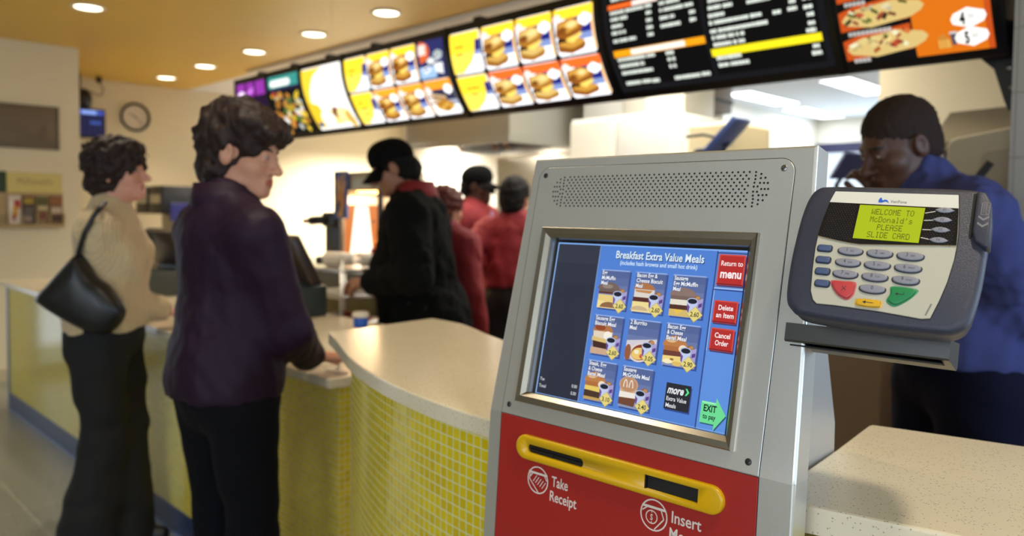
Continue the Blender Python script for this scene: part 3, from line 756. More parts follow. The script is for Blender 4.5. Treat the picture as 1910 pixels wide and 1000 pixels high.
pl = smooth_poly([(-52.2, 75.5), (55.5, 76.8)], 1) + [(57.5, 63), (60.5, 38), (61, 25.7), (60.8, 12), (58.5, -10), (55, -28), (50.5, -45.5), (44, -47), (8, -45), (-30, -44.6), (-46, -45.2), (-50, -42), (-54, -33), (-57, -10), (-59, 12), (-59.2, 25), (-57.8, 44), (-55, 63)]
b = MB(); b.prism(pl, 2.6, 4.0, M_tplate, MT, .5, 1); b.prism([(-55.5, 63.2), (-52.2, 75.5), (55.5, 76.8), (57.5, 63.2), (17, 62.9), (-30, 63)], 3.9, 4.15, M_tstrip, MT)
gr = [(x * 1.012, (y - 15) * 1.014 + 15) for x, y in pl]
b.prism(gr, 2.4, 3.2, M_hole, MT)
fp = b.build('faceplate', term)
b = MB()
b.prism([(-55.2, 63), (-30, 63), (17, 62.9), (57.4, 63), (60.2, 38), (60.9, 25.9), (37, 23.3), (8.7, 20.8), (-10, 19.6), (-27, 19.6), (-42, 21.6), (-59, 25.4), (-57.6, 44)], 3.9, 4.5, M_band, MT)
M_mesh = mat('band_dots', (46, 46, 56), .3)
for i in range(46):
    for j in range(18):
        x = -57 + i * 2.5 + (j % 2) * 1.25; y = 24.5 + j * 2.15
        lim = -57.5 + (y - 30) * .055
        if x < lim + 1.5 or x > 57.5 - max(0, y - 45) * .06 or (-29 < x < 33 and 22 < y < 64): continue
        b.poly(ell(x, y, .55, .55, 5), 4.56, M_mesh, MT)
for i in range(24):
    xs = [-59 + i * 5, -54 + i * 5]; f = lambda x: 19.6 + max(0, (x + 18)) ** 1 * .078 + max(0, -18 - x) ** 1.6 * .0152
    b.box(xs[0], xs[1], 0, .9, 3.9, 4.9, M_chrome, MT @ Matrix(((1, 0, 0, 0), ((f(xs[1]) - f(xs[0])) / 5, 1, 0, f(xs[0]) - (f(xs[1]) - f(xs[0])) / 5 * xs[0] - .9), (0, 0, 1, 0), (0, 0, 0, 1))))
b.build('display_band', term)
b = MB(); b.prism(rect(-26.5, 30.5, 25.5, 61.5), 4.4, 4.9, glow((182, 200, 20), 1.05), MT)
lc = glow((84, 100, 16), .5)
LCD = {'A': '01110 10001 10001 11111 10001 10001 10001', 'C': '01110 10001 10000 10000 10000 10001 01110', 'D': '11110 10001 10001 10001 10001 10001 11110', 'E': '11111 10000 10000 11110 10000 10000 11111', 'I': '01110 00100 00100 00100 00100 00100 01110', 'L': '10000 10000 10000 10000 10000 10000 11111',
       'M': '10001 11011 10101 10101 10001 10001 10001', 'O': '01110 10001 10001 10001 10001 10001 01110', 'P': '11110 10001 10001 11110 10000 10000 10000', 'R': '11110 10001 10001 11110 10100 10010 10001', 'S': '01111 10000 10000 01110 00001 00001 11110', 'T': '11111 00100 00100 00100 00100 00100 00100', 'W': '10001 10001 10001 10101 10101 11011 10001',
       'c': '00000 00000 01110 10000 10000 10001 01110', 'o': '00000 00000 01110 10001 10001 10001 01110', 'n': '00000 00000 10110 11001 10001 10001 10001', 'a': '00000 00000 01110 00001 01111 10001 01111', 'l': '01100 00100 00100 00100 00100 00100 01110', 'd': '00001 00001 01101 10011 10001 10001 01111', "'": '00100 00100 01000 00000 00000 00000 00000', 's': '00000 00000 01110 10000 01110 00001 11110'}
for row, s in enumerate(['WELCOME TO', "McDonald's", '  PLEASE  ', 'SLIDE CARD']):
    for ci, ch in enumerate(s):
        if ch == ' ': continue
        for ry, bits in enumerate(LCD[ch].split()):
            for rx, bt in enumerate(bits):
                if bt == '1':
                    x = -14.5 + ci * 3.75 + rx * .62; y = 57.8 - row * 8.1 - ry * .86
                    b.poly(rect(x, x + .56, y - .78, y), 5.0, lc, MT)
dsp = b.build('display', term)
def oval_key(cx, cy, w, h, m, txt=None, sub='', z=4.0, hgt=2.6, tail=None):
    b = MB(); P = [(cx + w * math.cos(t) * (1 if abs(math.cos(t)) < .8 else 1), cy + h * (math.copysign(abs(math.sin(t)) ** .75, math.sin(t)) * (.8 if math.sin(t) > 0 else 1.1))) for t in [2 * math.pi * i / 28 for i in range(28)]]
    b.prism([(cx + (x - cx) * 1.1, cy + (y - cy) * 1.16 - .2) for x, y in P], z - .2, z + .35, M_keyrim, MT)
    b.prism(P, z, z + hgt, m, MT, 1.1, 3, True)
    if txt:
        b.text(txt, cx - (2.6 if sub else 0), cy - 1.6, 5.2, M_ink, MT, z + hgt + .06, xs=.8, align='C')
        if sub: b.text(sub, cx + .4, cy - 1.6, 2.6, M_ink, MT, z + hgt + .06, xs=.9)
    b.build('number_key', term)
for (i, j, t, s) in [(0, 0, '1', 'QZ'), (1, 0, '2', 'ABC'), (2, 0, '3', 'DEF'), (0, 1, '4', 'GHI'), (1, 1, '5', 'JKL'), (2, 1, '6', 'MNO'), (0, 2, '7', 'PRS'), (1, 2, '8', 'TUV'), (2, 2, '9', 'WXY'), (1, 3, '0', '')]:
    oval_key((i - 1) * 26, -(j - 1) * 12, 10.8, 4.2, M_key, t, s)
for i, (x, y) in enumerate([(46.8, 60.0), (46.3, 50.2), (46.3, 40.0), (46.1, 29.6)]):
    b = MB(); L_ = [(x - 8, y), (x - 4, y + 2.2), (x, y + 2.9), (x + 4, y + 2.3), (x + 8, y), (x + 4, y - 2.2), (x, y - 2.8), (x - 4, y - 2.2)]
    b.prism(L_, 4.4, 5.9, M_key, MT, .7, 2, True); b.text('F%d' % (i + 1), x, y - 1.2, 3.4, M_ink, MT, 6.0, xs=.9, align='C'); b.build('function_key', term)
b = MB()
for (p, q) in [((31.1, 56.3), (39.5, 58.6)), ((31.3, 48.7), (39.5, 49.6)), ((31.5, 39.3), (39.5, 39.6)), ((31.4, 31.2), (39.5, 29.7))]:
    b.poly([(p[0], p[1] - .35), (q[0], q[1] - .35), (q[0], q[1] + .35), (p[0], p[1] + .35)], 4.62, M_tstrip, MT)
b.build('key_pointer_lines', term)
for (x, y) in [(-49.8, 12.3), (-48.7, 0), (-47, -12), (-44.8, -24.5)]:
    b = MB(); b.prism(rrect(x - 7.4, x + 7.4, y - 4.0, y + 4.0, 3), 3.8, 4.35, M_keyrim, MT); b.prism(rrect(x - 6.3, x + 6.3, y - 3.1, y + 3.3, 2.4), 4, 6.4, M_bluekey, MT, 1, 3, True); b.build('slate_key', term)
def shaped(name, pts, mk_, mr, draw):
    b = MB(); P = smooth_poly(pts, 4); cx = sum(p[0] for p in P) / len(P); cy = sum(p[1] for p in P) / len(P)
    b.prism([(cx + (x - cx) * 1.16, cy + (y - cy) * 1.2) for x, y in P], 3.9, 4.2, mr, MT)
    b.prism(P, 4, 6.6, mk_, MT, 1, 3, True); draw(b, cx, cy); b.build(name, term)
def dx(b, cx, cy):
    for s in (-1, 1): b.poly([(cx - 2.4, cy - 2.2 * s - .3), (cx - 1.6, cy - 2.2 * s - .3), (cx + 2.4, cy + 2.2 * s + .3), (cx + 1.6, cy + 2.2 * s + .3)][::s], 6.68, M_ink, MT)
def dl(b, cx, cy):
    b.poly(rect(cx - 4, cx + 4.5, cy - .35, cy + .35), 6.68, M_ink, MT); b.poly([(cx - 5, cy), (cx - 2, cy - 1.6), (cx - 2, cy + 1.6)], 6.68, M_ink, MT)
def de(b, cx, cy):
    b.poly(rect(cx - 3, cx + 3, cy - .35, cy + .35), 6.68, M_ink, MT); b.poly(rect(cx + 2.4, cx + 3, cy, cy + 2.4), 6.68, M_ink, MT); b.poly([(cx - 4.6, cy), (cx - 2, cy - 1.5), (cx - 2, cy + 1.5)], 6.68, M_ink, MT)
shaped('cancel_key', [(-35.6, -21.5), (-26, -20.8), (-16.6, -20.9), (-15.6, -27), (-16.4, -32.6), (-20.6, -36.6), (-28, -33.5), (-33.5, -27.5)], M_redkey, M_redring, dx)
shaped('enter_key', [(16.2, -21.2), (26, -20.4), (35.4, -21.4), (34.6, -25.5), (29, -32), (21.5, -37), (14.8, -33.6), (16.6, -27)], M_grnkey, M_grnring, de)
shaped('correct_key', [(-10.2, -36.2), (-1, -35.3), (8.6, -35.6), (9.2, -38.6), (8.6, -41.4), (-1, -42.4), (-10.2, -41.6), (-11, -38.8)], M_yelkey, M_yelring, dl)
b = MB(); mb_ = mat('logo_blue', (28, 92, 196), .5)
b.poly([(-10.8, 65.3), (-10.9, 68), (-9.6, 70.6), (-8.4, 70.2), (-8.0, 68.6), (-6.6, 67.4), (-5.5, 66.2), (-8, 65.2)], 4.3, mb_, MT)
b.poly([(-7.6, 67.4), (-5.4, 68.6), (-3.2, 68.2), (-1.2, 65.2), (-3.6, 66.4), (-5.4, 66.5)], 4.34, mb_, MT)
b.text('VeriFone', -.2, 65.4, 4.6, mat('logo_grey', (96, 98, 106), .5), MT, 4.3, xs=.84)
b.build('brand_mark', term)
b = MB(); T_ = MT @ TR(47.4, -43.5, 4.1) @ RZ(R(75)); [b.poly(rect(i * 1.5, i * 1.5 + 1.1, 0, 1.4), 0, MATS['logo_grey'], T_) for i in range(8)]; b.build('model_lettering', term)
b = MB(); b.box(-40, 44, -44, 30, -44, -36, M_black, MT, 3, 2); b.build('mounting_foot', term)
# ------------------------------------------------------------------ back-lit menu boards, hung in a row
ZT, ZB = 2.352, 1.967
def byy(z): return 2.70 + .16 * (max(0, ZT - z) / .389) ** 2
def TB(p):                                          # (x, height, lift off the film)
    x, z, c = p; g = 2 * .16 * max(0, ZT - z) / .389 ** 2; L_ = math.sqrt(1 + g * g)
    return (x, byy(z) - c / L_, z - c * g / L_)
M_frame = mat('board_frame', (12, 12, 14), .3)
EB = 1.8
def K(r, g, b_, s=EB): return glow((r, g, b_), s, False)
def housing(x0, x1, parent):
    b = MB(); zs = [2.395, 2.352] + [ZT - (ZT - 1.937) * i / 14 for i in range(1, 15)]
    cs = [(byy(z) - .004, z) for z in zs] + [(byy(1.937) + .004, 1.932), (2.955, 1.945), (2.955, 2.395)]
    n = len(cs); vs = [(x, y, z) for x in (x0, x1) for y, z in cs]
    b.add(vs, [tuple(range(n)), tuple(range(n, 2 * n))[::-1]] + [(i, n + i, n + (i + 1) % n, (i + 1) % n) for i in range(n)], M_frame)
    for xa in (x0, x1 - .012):                       # raised side cheeks
        zz = [2.395] + [ZT - (ZT - 1.937) * i / 14 for i in range(15)]
        vs = []
        for z in zz: vs += [TB((xa, z, .012)), TB((xa + .012, z, .012)), TB((xa + .012, z, -.01)), TB((xa, z, -.01))]
        fs = []
        for i in range(len(zz) - 1):
            for j in range(4): fs.append((i * 4 + j, i * 4 + (j + 1) % 4, i * 4 + 4 + (j + 1) % 4, i * 4 + 4 + j))
        b.add(vs, fs + [(0, 1, 2, 3), tuple(len(vs) - 4 + k for k in (3, 2, 1, 0))], M_frame)
    return b.build('board_housing', parent)
def hanger(x, parent):
    b = MB(); b.box(x - .028, x + .028, 2.74, 2.80, 2.393, 2.432, M_frame, ID, .004, 2); b.tube([(x, 2.77, 2.43), (x, 2.77, CZ)], .0009, M_steel, 6); b.build('hanger', parent)  # thin cable to the ceiling is not seen, added to hold the board
E1 = .0058
def Rr(b, x0, x1, z0, z1, col, k, s=EB): b.strips(rect(x0, x1, z0, z1), E1 + k * .0006, K(*col, s), TB)
def Po(b, pts, col, k, s=EB): b.strips(pts, E1 + k * .0006, K(*col, s), TB)
class Cell:
    def __init__(s, x0, x1, z0, z1): s.x0, s.x1, s.z0, s.z1 = x0, x1, z0, z1; s.b = MB()
    def q(s, u, v): return (s.x0 + (s.x1 - s.x0) * u, s.z0 + (s.z1 - s.z0) * v)
    def P(s, pts, col, k, e=EB): Po(s.b, [s.q(*p) for p in pts], col, k, e); return s
    def E(s, u, v, ru, rv, col, k, e=EB, rot=0., a0=0., a1=2 * math.pi): return s.P(ell(u, v, ru, rv, 18, a0, a1, rot), col, k, e)
    def bg(s, col, e=EB):
        Po(s.b, rrect(s.x0, s.x1, s.z0, s.z1, .012, 3), col, 0, e); return s
def text_cell(c, blur_lines):
    c.bg((250, 252, 255)); c.P([(0, .02), (0, .98), (.97, .98), (.97, .78), (.86, .55), (.66, .25), (.30, .02)], (255, 214, 50), 1)
    c.P([(.80, .44), (.84, .76), (1, .76), (1, .44)], (44, 52, 150), 2, 1.0); c.P([(.78, .40), (.80, .50), (1, .50), (1, .40)], (150, 170, 226), 2.5, 1.2)
    c.P([(0, .04), (0, .5), (.74, .5), (.62, .25), (.28, .04)], (255, 222, 84), 1.5)
    for (u0, u1, v) in blur_lines:
        u = u0
        while u < u1:
            w = random.uniform(.04, .07); c.P(rect(u, min(u1, u + w), v, v + .045), (150, 120, 30), 3, .8); u += w + .015
    return c
def burger_cell(c, band, kind):
    c.bg((252, 252, 255)); c.P(rect(.0, 1, .76, .985), band, 1)
    c.P([(.30, .34), (.30, .76), (1, .76), (1, .34)], (38, 48, 156), 1.2, .95); c.P([(.30, .28), (.30, .42), (1, .42), (1, .28)], (150, 172, 232), 1.5, 1.15)
    c.P(rect(.94, 1, .05, .76), (250, 196, 130), 2)
    br, lt, dk = {'muffin': ((190, 128, 48), (240, 190, 96), (84, 46, 20)), 'bagel': ((176, 104, 34), (232, 170, 70), (70, 36, 16)), 'biscuit': ((206, 140, 52), (248, 208, 120), (96, 54, 22))}[kind]
    c.P([p for p in ell(.36, .20, .40, .17, 20) if p[0] > 0], br, 3, .95); c.E(.40, .25, .33, .11, lt, 3.4, 1.15)
    c.P([(.02, .28), (.10, .40), (.52, .50), (.68, .50), (.66, .40), (.40, .28)], dk, 4, .6)
    c.E(.46, .36, .22, .06, (255, 206, 70), 4.6, 1.5, .3)
    c.P([(.28, .30), (.62, .46), (.72, .40), (.44, .24)], (255, 222, 110), 5, 1.45)
    c.P([p for p in ell(.34, .55, .42, .21, 20, 0, 2 * math.pi, .12) if p[0] > 0], br, 5.5, 1.0); c.E(.38, .60, .30, .14, lt, 6, 1.2, .12); c.E(.46, .62, .15, .08, (255, 226, 150), 6.4, 1.4, .12); c.E(.20, .52, .14, .08, (160, 92, 34), 6.2, .9, .12)
    c.E(.80, .68, .17, .135, (255, 255, 255), 7); c.E(.10, .78, .11, .10, (255, 226, 214), 7)
    return c
def fries_cell(c):
    c.bg((252, 252, 255)); c.P(rect(0, 1, .72, .985), (246, 150, 40), 1); c.P([(.2, .3), (.2, .72), (1, .72), (1, .3)], (70, 70, 110), 1.2, .7); c.P([(.2, .25), (.2, .4), (1, .4), (1, .25)], (190, 200, 220), 1.4, 1.1)
    for i in range(4): c.P([(.02, .60 - .09 * i), (.05, .66 - .09 * i), (.66, .52 - .06 * i), (.64, .45 - .06 * i)], [(236, 200, 150), (190, 140, 90), (240, 210, 160), (200, 150, 90)][i], 2 + i * .4, 1.1)
    c.E(.50, .26, .34, .17, (214, 150, 50), 4, 1.1)
    for i in range(9): c.E(.25 + .06 * i, .24 + .05 * math.sin(i * 2.3), .08, .055, [(246, 196, 90), (200, 130, 40)][i % 2], 4.6 + .2 * (i % 3), 1.2)
    c.E(.84, .70, .16, .14, (255, 255, 255), 7); c.E(.10, .74, .1, .1, (255, 226, 214), 7); return c
def drinks_cell(c):
    c.bg((60, 62, 126), .9); c.P([(0, 0), (0, .3), (.66, .3), (.6, 0)], (170, 206, 250), 1, 1.3); c.E(.16, .72, .30, .27, (244, 110, 50), 2, 1.1) if False else c.P([p for p in ell(.14, .70, .34, .29, 22) if p[0] > 0], (244, 112, 50), 2, 1.2)
    c.P(rect(.06, .34, .62, .90), (255, 230, 220), 3, 1.4)
    c.P([(.1, .3), (.4, .33), (.5, .2), (.2, .1)], (236, 244, 255), 3, 1.4); c.P([(.18, .26), (.40, .28), (.36, .22), (.2, .2)], (70, 96, 170), 3.4, .8)
    c.P([(.62, .10), (.58, .36), (.92, .36), (.88, .06)], (244, 246, 244), 3, 1.4); c.E(.5, .44, .15, .09, (240, 244, 240), 3.4, 1.4); c.E(.78, .58, .18, .12, (196, 206, 206), 3, 1.1); c.P([(.66, .40), (.92, .42), (.9, .55), (.68, .52)], (214, 222, 220), 3.6, 1.2)
    return c
def board(label, x0, x1, hangers):
    t = thing('menu_board', label, 'menu board', ((x0 + x1) / 2, 2.78, 1.94)); housing(x0, x1, t)
    for h in hangers: hanger(h, t)
    return t
GRP = None
# far end: purple board, teal board, tall picture board
t = board('purple-lit menu board at the far end of the row above the dark-haired woman', -5.70, -5.207, [-5.40])
c = Cell(-5.665, -5.235, ZB, ZT); c.bg((70, 40, 84), .5); c.P(rect(0, 1, .74, 1), (176, 66, 196), 1, 1.0); c.P(rect(.30, .36, .74, 1), (60, 26, 70), 2, .5); c.P(rect(.62, .68, .74, 1), (60, 26, 70), 2, .5)
c.E(.16, .76, .15, .10, (250, 226, 255), 3, 1.5); c.P([(.36, .76), (.60, .80), (.60, .9), (.36, .84)], (214, 120, 236), 2.5, 1.3)
for i in range(10): c.E(random.uniform(.1, .9), random.uniform(.08, .62), .11, .07, random.choice([(210, 150, 70), (240, 220, 180), (120, 60, 40), (90, 60, 110)]), 2 + .2 * i, 1.0)
c.b.build('menu_picture', t)
t = board('menu board with a teal heading strip over a dark salad picture', -5.205, -4.742, [-4.92])
c = Cell(-5.18, -4.768, ZB, ZT); c.bg((40, 44, 44), .4); c.P(rect(0, 1, .79, 1), (70, 170, 160), 1, 1.1); c.P(rrect(.06, .74, .81, .93, .05, 3), (250, 255, 250), 2, 1.5); c.P(rect(0, 1, .74, .79), (70, 60, 110), 1, .6)
random.seed(5)
for i in range(46):
    c.E(random.uniform(.06, .92), random.uniform(.06, .70), random.uniform(.05, .12), random.uniform(.03, .07), random.choice([(250, 236, 170), (206, 140, 60), (246, 246, 236), (200, 70, 50), (236, 200, 60), (90, 120, 50), (60, 70, 50)]), 2 + .12 * i, random.choice([.8, 1.2, 1.4]), random.uniform(-.8, .8))
c.b.build('menu_picture', t)
t = board('tall bright menu board showing one large pale sandwich on yellow', -4.741, -4.216, [-4.46])
c = Cell(-4.718, -4.238, ZB, ZT); c.bg((255, 252, 246), 1.7); c.P([(0, .02), (0, .98), (.52, .98), (.30, .86), (.16, .62), (.10, .40), (.16, .10)], (255, 214, 60), 1, 1.5); c.P([(0, .10), (0, .46), (.26, .40), (.34, .16), (.16, .02)], (255, 208, 50), 1.4, 1.4)
c.E(.56, .62, .34, .28, (255, 253, 248), 2, 1.9); c.P([(.30, .05), (.34, .30), (.92, .28), (.96, .06)], (250, 226, 130), 2.2, 1.5); c.P([(.5, .22), (.58, .34), (.70, .30), (.62, .14)], (170, 104, 60), 3, .8); c.E(.36, .16, .17, .15, (255, 244, 226), 3.5, 1.7, .2); c.E(.76, .19, .14, .12, (255, 236, 160), 3.5, 1.6); c.E(.88, .12, .08, .14, (232, 190, 90), 3.8, 1.3, .3); c.P(rect(.04, .16, .05, .12), (70, 110, 170), 4, .9); c.P([(.66, .82), (.86, .85), (.86, .87), (.66, .84)], (190, 170, 120), 4, 1)
c.b.build('menu_picture', t)
YB, OB, DOB = (255, 206, 44), (250, 160, 40), (238, 104, 36)
def grid(t, x0, x1, z0, zm, z1, row1, row2):
    w = (x1 - x0 + .014) / 4
    for r, row in enumerate((row1, row2)):
        for i, f in enumerate(row):
            xa = x0 + i * w; c = Cell(xa, xa + w - .014, zm + .005 if r == 0 else z0, z1 if r == 0 else zm - .005); f(c); c.b.build('menu_picture', t)
t = board('eight-picture menu board with a dark blue drinks picture at its upper right', -4.2155, -3.207, [-3.95])
grid(t, -4.194, -3.235, ZB, 2.150, ZT, [lambda c: text_cell(c, [(.18, .50, .60), (.20, .40, .45)]), lambda c: burger_cell(c, YB, 'muffin'), lambda c: burger_cell(c, YB, 'bagel'), drinks_cell],
     [lambda c: text_cell(c, [(.22, .44, .66), (.24, .56, .48), (.30, .54, .30)]), lambda c: burger_cell(c, OB, 'bagel'), lambda c: burger_cell(c, OB, 'muffin'), fries_cell])
t = board('eight-picture menu board of breakfast sandwiches with orange bands in its lower row', -3.2065, -2.176, [-3.017])
grid(t, -3.178, -2.202, ZB, 2.140, ZT, [lambda c: text_cell(c, [(.16, .46, .62), (.18, .42, .44)]), lambda c: burger_cell(c, YB, 'muffin'), lambda c: burger_cell(c, YB, 'biscuit'), lambda c: burger_cell(c, YB, 'bagel')],
     [lambda c: text_cell(c, [(.22, .66, .62), (.30, .54, .44)]), lambda c: burger_cell(c, DOB, 'biscuit'), lambda c: burger_cell(c, DOB, 'biscuit'), lambda c: burger_cell(c, DOB, 'bagel')])
# price list board: black with white lines of lettering too far out of focus to read
t = board('wide black price list board with an orange bar and a yellow bar', -2.1755, -1.1645, [-2.0, -1.3])
b = MB(); Rr(b, -2.145, -1.180, 1.965, 2.352, (46, 46, 54), 0, .35); Rr(b, -2.122, -1.668, 1.985, 2.345, (22, 20, 22), .6, .3); Rr(b, -1.652, -1.205, 1.985, 2.345, (24, 20, 20), .6, .3)
b.build('list_film', t)
list_board = t
Lr = [(-2.107, 2.281, -1.929), (-2.107, 2.255, -2.012), (-2.106, 2.227, -2.049), (-2.109, 2.2, -2.037), (-2.109, 2.168, -1.99), (-1.924, 2.282, -1.891), (-1.922, 2.255, -1.893), (-1.924, 2.226, -1.895), (-1.927, 2.198, -1.896), (-1.928, 2.171, -1.897), (-1.855, 2.28, -1.758), (-1.855, 2.253, -1.687), (-1.857, 2.223, -1.787), (-1.858, 2.193, -1.764), (-1.717, 2.224, -1.686), (-1.719, 2.196, -1.688), (-2.111, 2.093, -1.911), (-2.111, 2.068, -1.98), (-2.11, 2.04, -1.947), (-1.862, 2.091, -1.824), (-1.861, 2.067, -1.824), (-1.862, 2.041, -1.824), (-2.107, 1.999, -1.973), (-1.971, 1.997, -1.933), (-1.855, 1.996, -1.732), (-1.724, 1.997, -1.686),
      (-2.10, 2.335, -1.95), (-1.855, 2.31, -1.77), (-1.855, 2.335, -1.80), (-1.72, 2.31, -1.687)]
Rl = [(-1.633, 2.224, -1.577), (-1.568, 2.223, -1.528), (-1.468, 2.219, -1.372), (-1.635, 2.196, -1.566), (-1.637, 2.17, -1.416), (-1.638, 2.14, -1.397), (-1.636, 2.117, -1.496), (-1.636, 2.092, -1.501), (-1.638, 2.044, -1.525), (-1.638, 2.019, -1.505), (-1.371, 2.167, -1.335), (-1.313, 2.169, -1.278), (-1.305, 2.193, -1.281), (-1.254, 2.166, -1.22), (-1.254, 2.195, -1.22), (-1.245, 2.141, -1.22), (-1.246, 2.113, -1.221), (-1.257, 2.09, -1.221), (-1.245, 2.038, -1.221), (-1.254, 2.016, -1.218), (-1.63, 2.25, -1.45), (-1.63, 2.275, -1.5), (-1.25, 2.25, -1.22), (-1.63, 2.30, -1.42), (-1.25, 2.30, -1.22)]
for (x0, z, x1) in Lr + Rl:
    b = MB(); x = x0
    while x < x1 - .004:
        w = min(random.uniform(.010, .016), x1 - x); h = random.uniform(.0115, .0135)
        Rr(b, x, x + w, z - h / 2, z + h / 2, (236, 244, 232), 2, 1.35); x += w + .0022
        if random.random() < .16: x += .006
    b.build('lettering', t)
b = MB(); Rr(b, -2.123, -1.668, 2.1035, 2.130, (252, 166, 20), 2, 1.4); Rr(b, -2.031, -1.762, 2.106, 2.1275, (255, 244, 226), 3, 1.5)
Rr(b, -2.118, -1.861, 2.2945, 2.315, (250, 110, 40), 2, 1.3); Rr(b, -1.99, -1.861, 2.2945, 2.315, (255, 236, 226), 3, 1.4)
b.build('orange_bar', t)
b = MB(); Rr(b, -1.653, -1.205, 2.0515, 2.078, (250, 232, 30), 2, 1.4); b.build('yellow_bar', t)
# promo board at the near end
t = board('menu board with two long filled sandwiches beside an orange price panel', -1.1635, -.637, [-.9])
b = MB(); Rr(b, -1.138, -.905, 1.962, 2.352, (30, 24, 24), 0, .3)
def sub(x0, x1, z0, z1, zb, col):
    Po(b, [(x0, z0 - .01), (x0, z1), (x1, z1 + .02), (x1, z0)], (236, 96, 30), 1, .9)
    Po(b, ell((x0 + x1) / 2 + .03, (z0 + z1) / 2, .135, .036, 20, 0, 2 * math.pi, .06), (236, 206, 130), 2, 1.1)
    for i in range(34):
        x = random.uniform(x0 + .03, x1 - .012); f = (x - x0) / (x1 - x0)
        Po(b, ell(x, (z0 + z1) / 2 + random.uniform(-.022, .022) + .012 * f, random.uniform(.008, .022), random.uniform(.005, .011), 10, 0, 2 * math.pi, random.uniform(-.6, .6)), random.choice(col), 3 + .1 * i, random.choice([.7, 1.0, 1.2]))
random.seed(11)
sub(-1.136, -.910, 2.075, 2.135, 2.06, [(250, 236, 190), (196, 90, 60), (110, 120, 50), (60, 50, 30), (240, 220, 150), (150, 70, 50), (226, 200, 110)])
sub(-1.136, -.910, 1.985, 2.045, 1.975, [(206, 84, 50), (250, 226, 150), (110, 110, 40), (220, 120, 60), (140, 50, 44), (246, 240, 200)])
sub(-1.136, -.910, 2.165, 2.23, 2.15, [(206, 84, 50), (250, 226, 150), (110, 110, 40), (220, 120, 60), (140, 50, 44)])
for (x0, z, x1) in [(-1.110, 2.148, -1.047), (-1.111, 2.057, -.971), (-1.110, 1.975, -1.060)]:
    x = x0
    while x < x1 - .004: Rr(b, x, x + .012, z - .006, z + .006, (226, 222, 216), 9, .9); x += .0145
b.build('menu_picture', t)
b = MB(); Rr(b, -.904, -.672, 1.962, 2.352, (250, 130, 20), 1, 1.0); Rr(b, -.690, -.672, 1.962, 2.352, (236, 96, 30), 1.5, .9)
Po(b, ell(-.736, 2.056, .052, .029, 24, 0, 2 * math.pi, .06), (255, 252, 246), 6, 1.4); Po(b, ell(-.733, 2.003, .050, .028, 24, 0, 2 * math.pi, .06), (255, 252, 246), 6, 1.4)
dk = glow((20, 20, 20), .3)
def tb(s, x, z, size, xs, bold=.0, col=dk, al='L'): b.text(s, x, z, size, col, TB, E1 + .0046, xs=xs, bold=bold, align=al)
g_ = glow((176, 182, 176), .9)
tb('$', -.776, 2.050, .016, .8, 0, g_); tb('4', -.762, 2.040, .046, .66, .05); tb('00', -.738, 2.052, .022, .9, 0, g_)
tb('$', -.768, 1.996, .016, .8, 0, g_); tb('5', -.754, 1.986, .044, .66, .05); tb('60', -.732, 1.998, .022, .9, 0, g_)
Po(b, ell(-.818, 2.008, .016, .011, 16), (226, 150, 60), 3, 1.0); Po(b, ell(-.816, 2.012, .012, .006, 16), (246, 190, 96), 3.5, 1.2)
for xx in (-.832, -.822, -.812, -.804): Po(b, [(xx, 1.978), (xx - .001, 2.002), (xx + .006, 2.002), (xx + .007, 1.978)], (236, 186, 90), 4, 1.1)
Po(b, [(-.792, 1.984), (-.796, 2.018), (-.776, 2.018), (-.780, 1.984)], (120, 110, 120), 4, .7); Po(b, [(-.797, 2.016), (-.797, 2.022), (-.775, 2.022), (-.775, 2.016)], (230, 226, 226), 4.5, 1.1)
b.build('promo_picture', t)
# ------------------------------------------------------------------ ceiling downlights
M_dlring = mat('lamp_ring', (226, 222, 210), .35)
def downlight(x, y, label, first=[None]):
    if first[0] is None:
        t = thing('ceiling_downlight', label, 'ceiling light', (0, 0, 0), 0, None)
        MB().lathe([(.108, 0), (.108, -.006), (.098, -.012), (.086, -.008), (.080, .0)], M_dlring, 28, TR(0, 0, CZ)).build('trim_ring', t)
        MB().lathe([(.0005, -.004), (.083, -.004)], glow((255, 240, 206), 7.0), 24, TR(0, 0, CZ), False, False).build('diffuser', t)
        first[0] = t; t.location = (x, y, 0); o = t
    else: o = dup(first[0], (x, y, 0), 0, label)
    lamp(x, y, DL * .4 if x < -8 else None); return o
def lamp(x, y, power=None):
    l = bpy.data.lights.new('downlight_lamp', 'SPOT'); l.energy = power or DL; l.color = (1, .885, .70); l.spot_size = R(92); l.spot_blend = .5; l.shadow_soft_size = .07
    o = bpy.data.objects.new('downlight_lamp', l); COL.objects.link(o); o.location = (x, y, CZ - .03)
for x, y, s in [(-5.74, 1.69, 'round downlight alone near the top left corner above the lobby'),
                (-8.22, 3.15, 'round downlight closest to the far wall, above the clock'), (-7.28, 3.15, 'second round downlight from the far wall in the long row'),
                (-6.29, 3.15, 'round downlight in the middle of the long ceiling row'), (-5.32, 3.15, 'fourth round downlight from the far wall in the long row'),
                (-4.38, 3.15, 'round downlight in the long row nearest the camera'), (-4.72, 3.75, 'round downlight just above the menu board with the drinks picture'),
                (-3.70, 3.75, 'round downlight just above the breakfast sandwich menu board')]:
    downlight(x, y, s)
for x, y in [(-3.4, 3.15), (-2.4, 3.15), (-1.4, 3.15)]: lamp(x, y)          # the row goes on above the frame
for x, y in [(-3.7, 1.2), (-1.75, .9), (.2, .6), (-3.7, -1.4), (-.9, -1.6), (-6.4, -1.2)]: lamp(x, y, DL * LOB)  # unseen lobby lamps without fixtures, added for their light

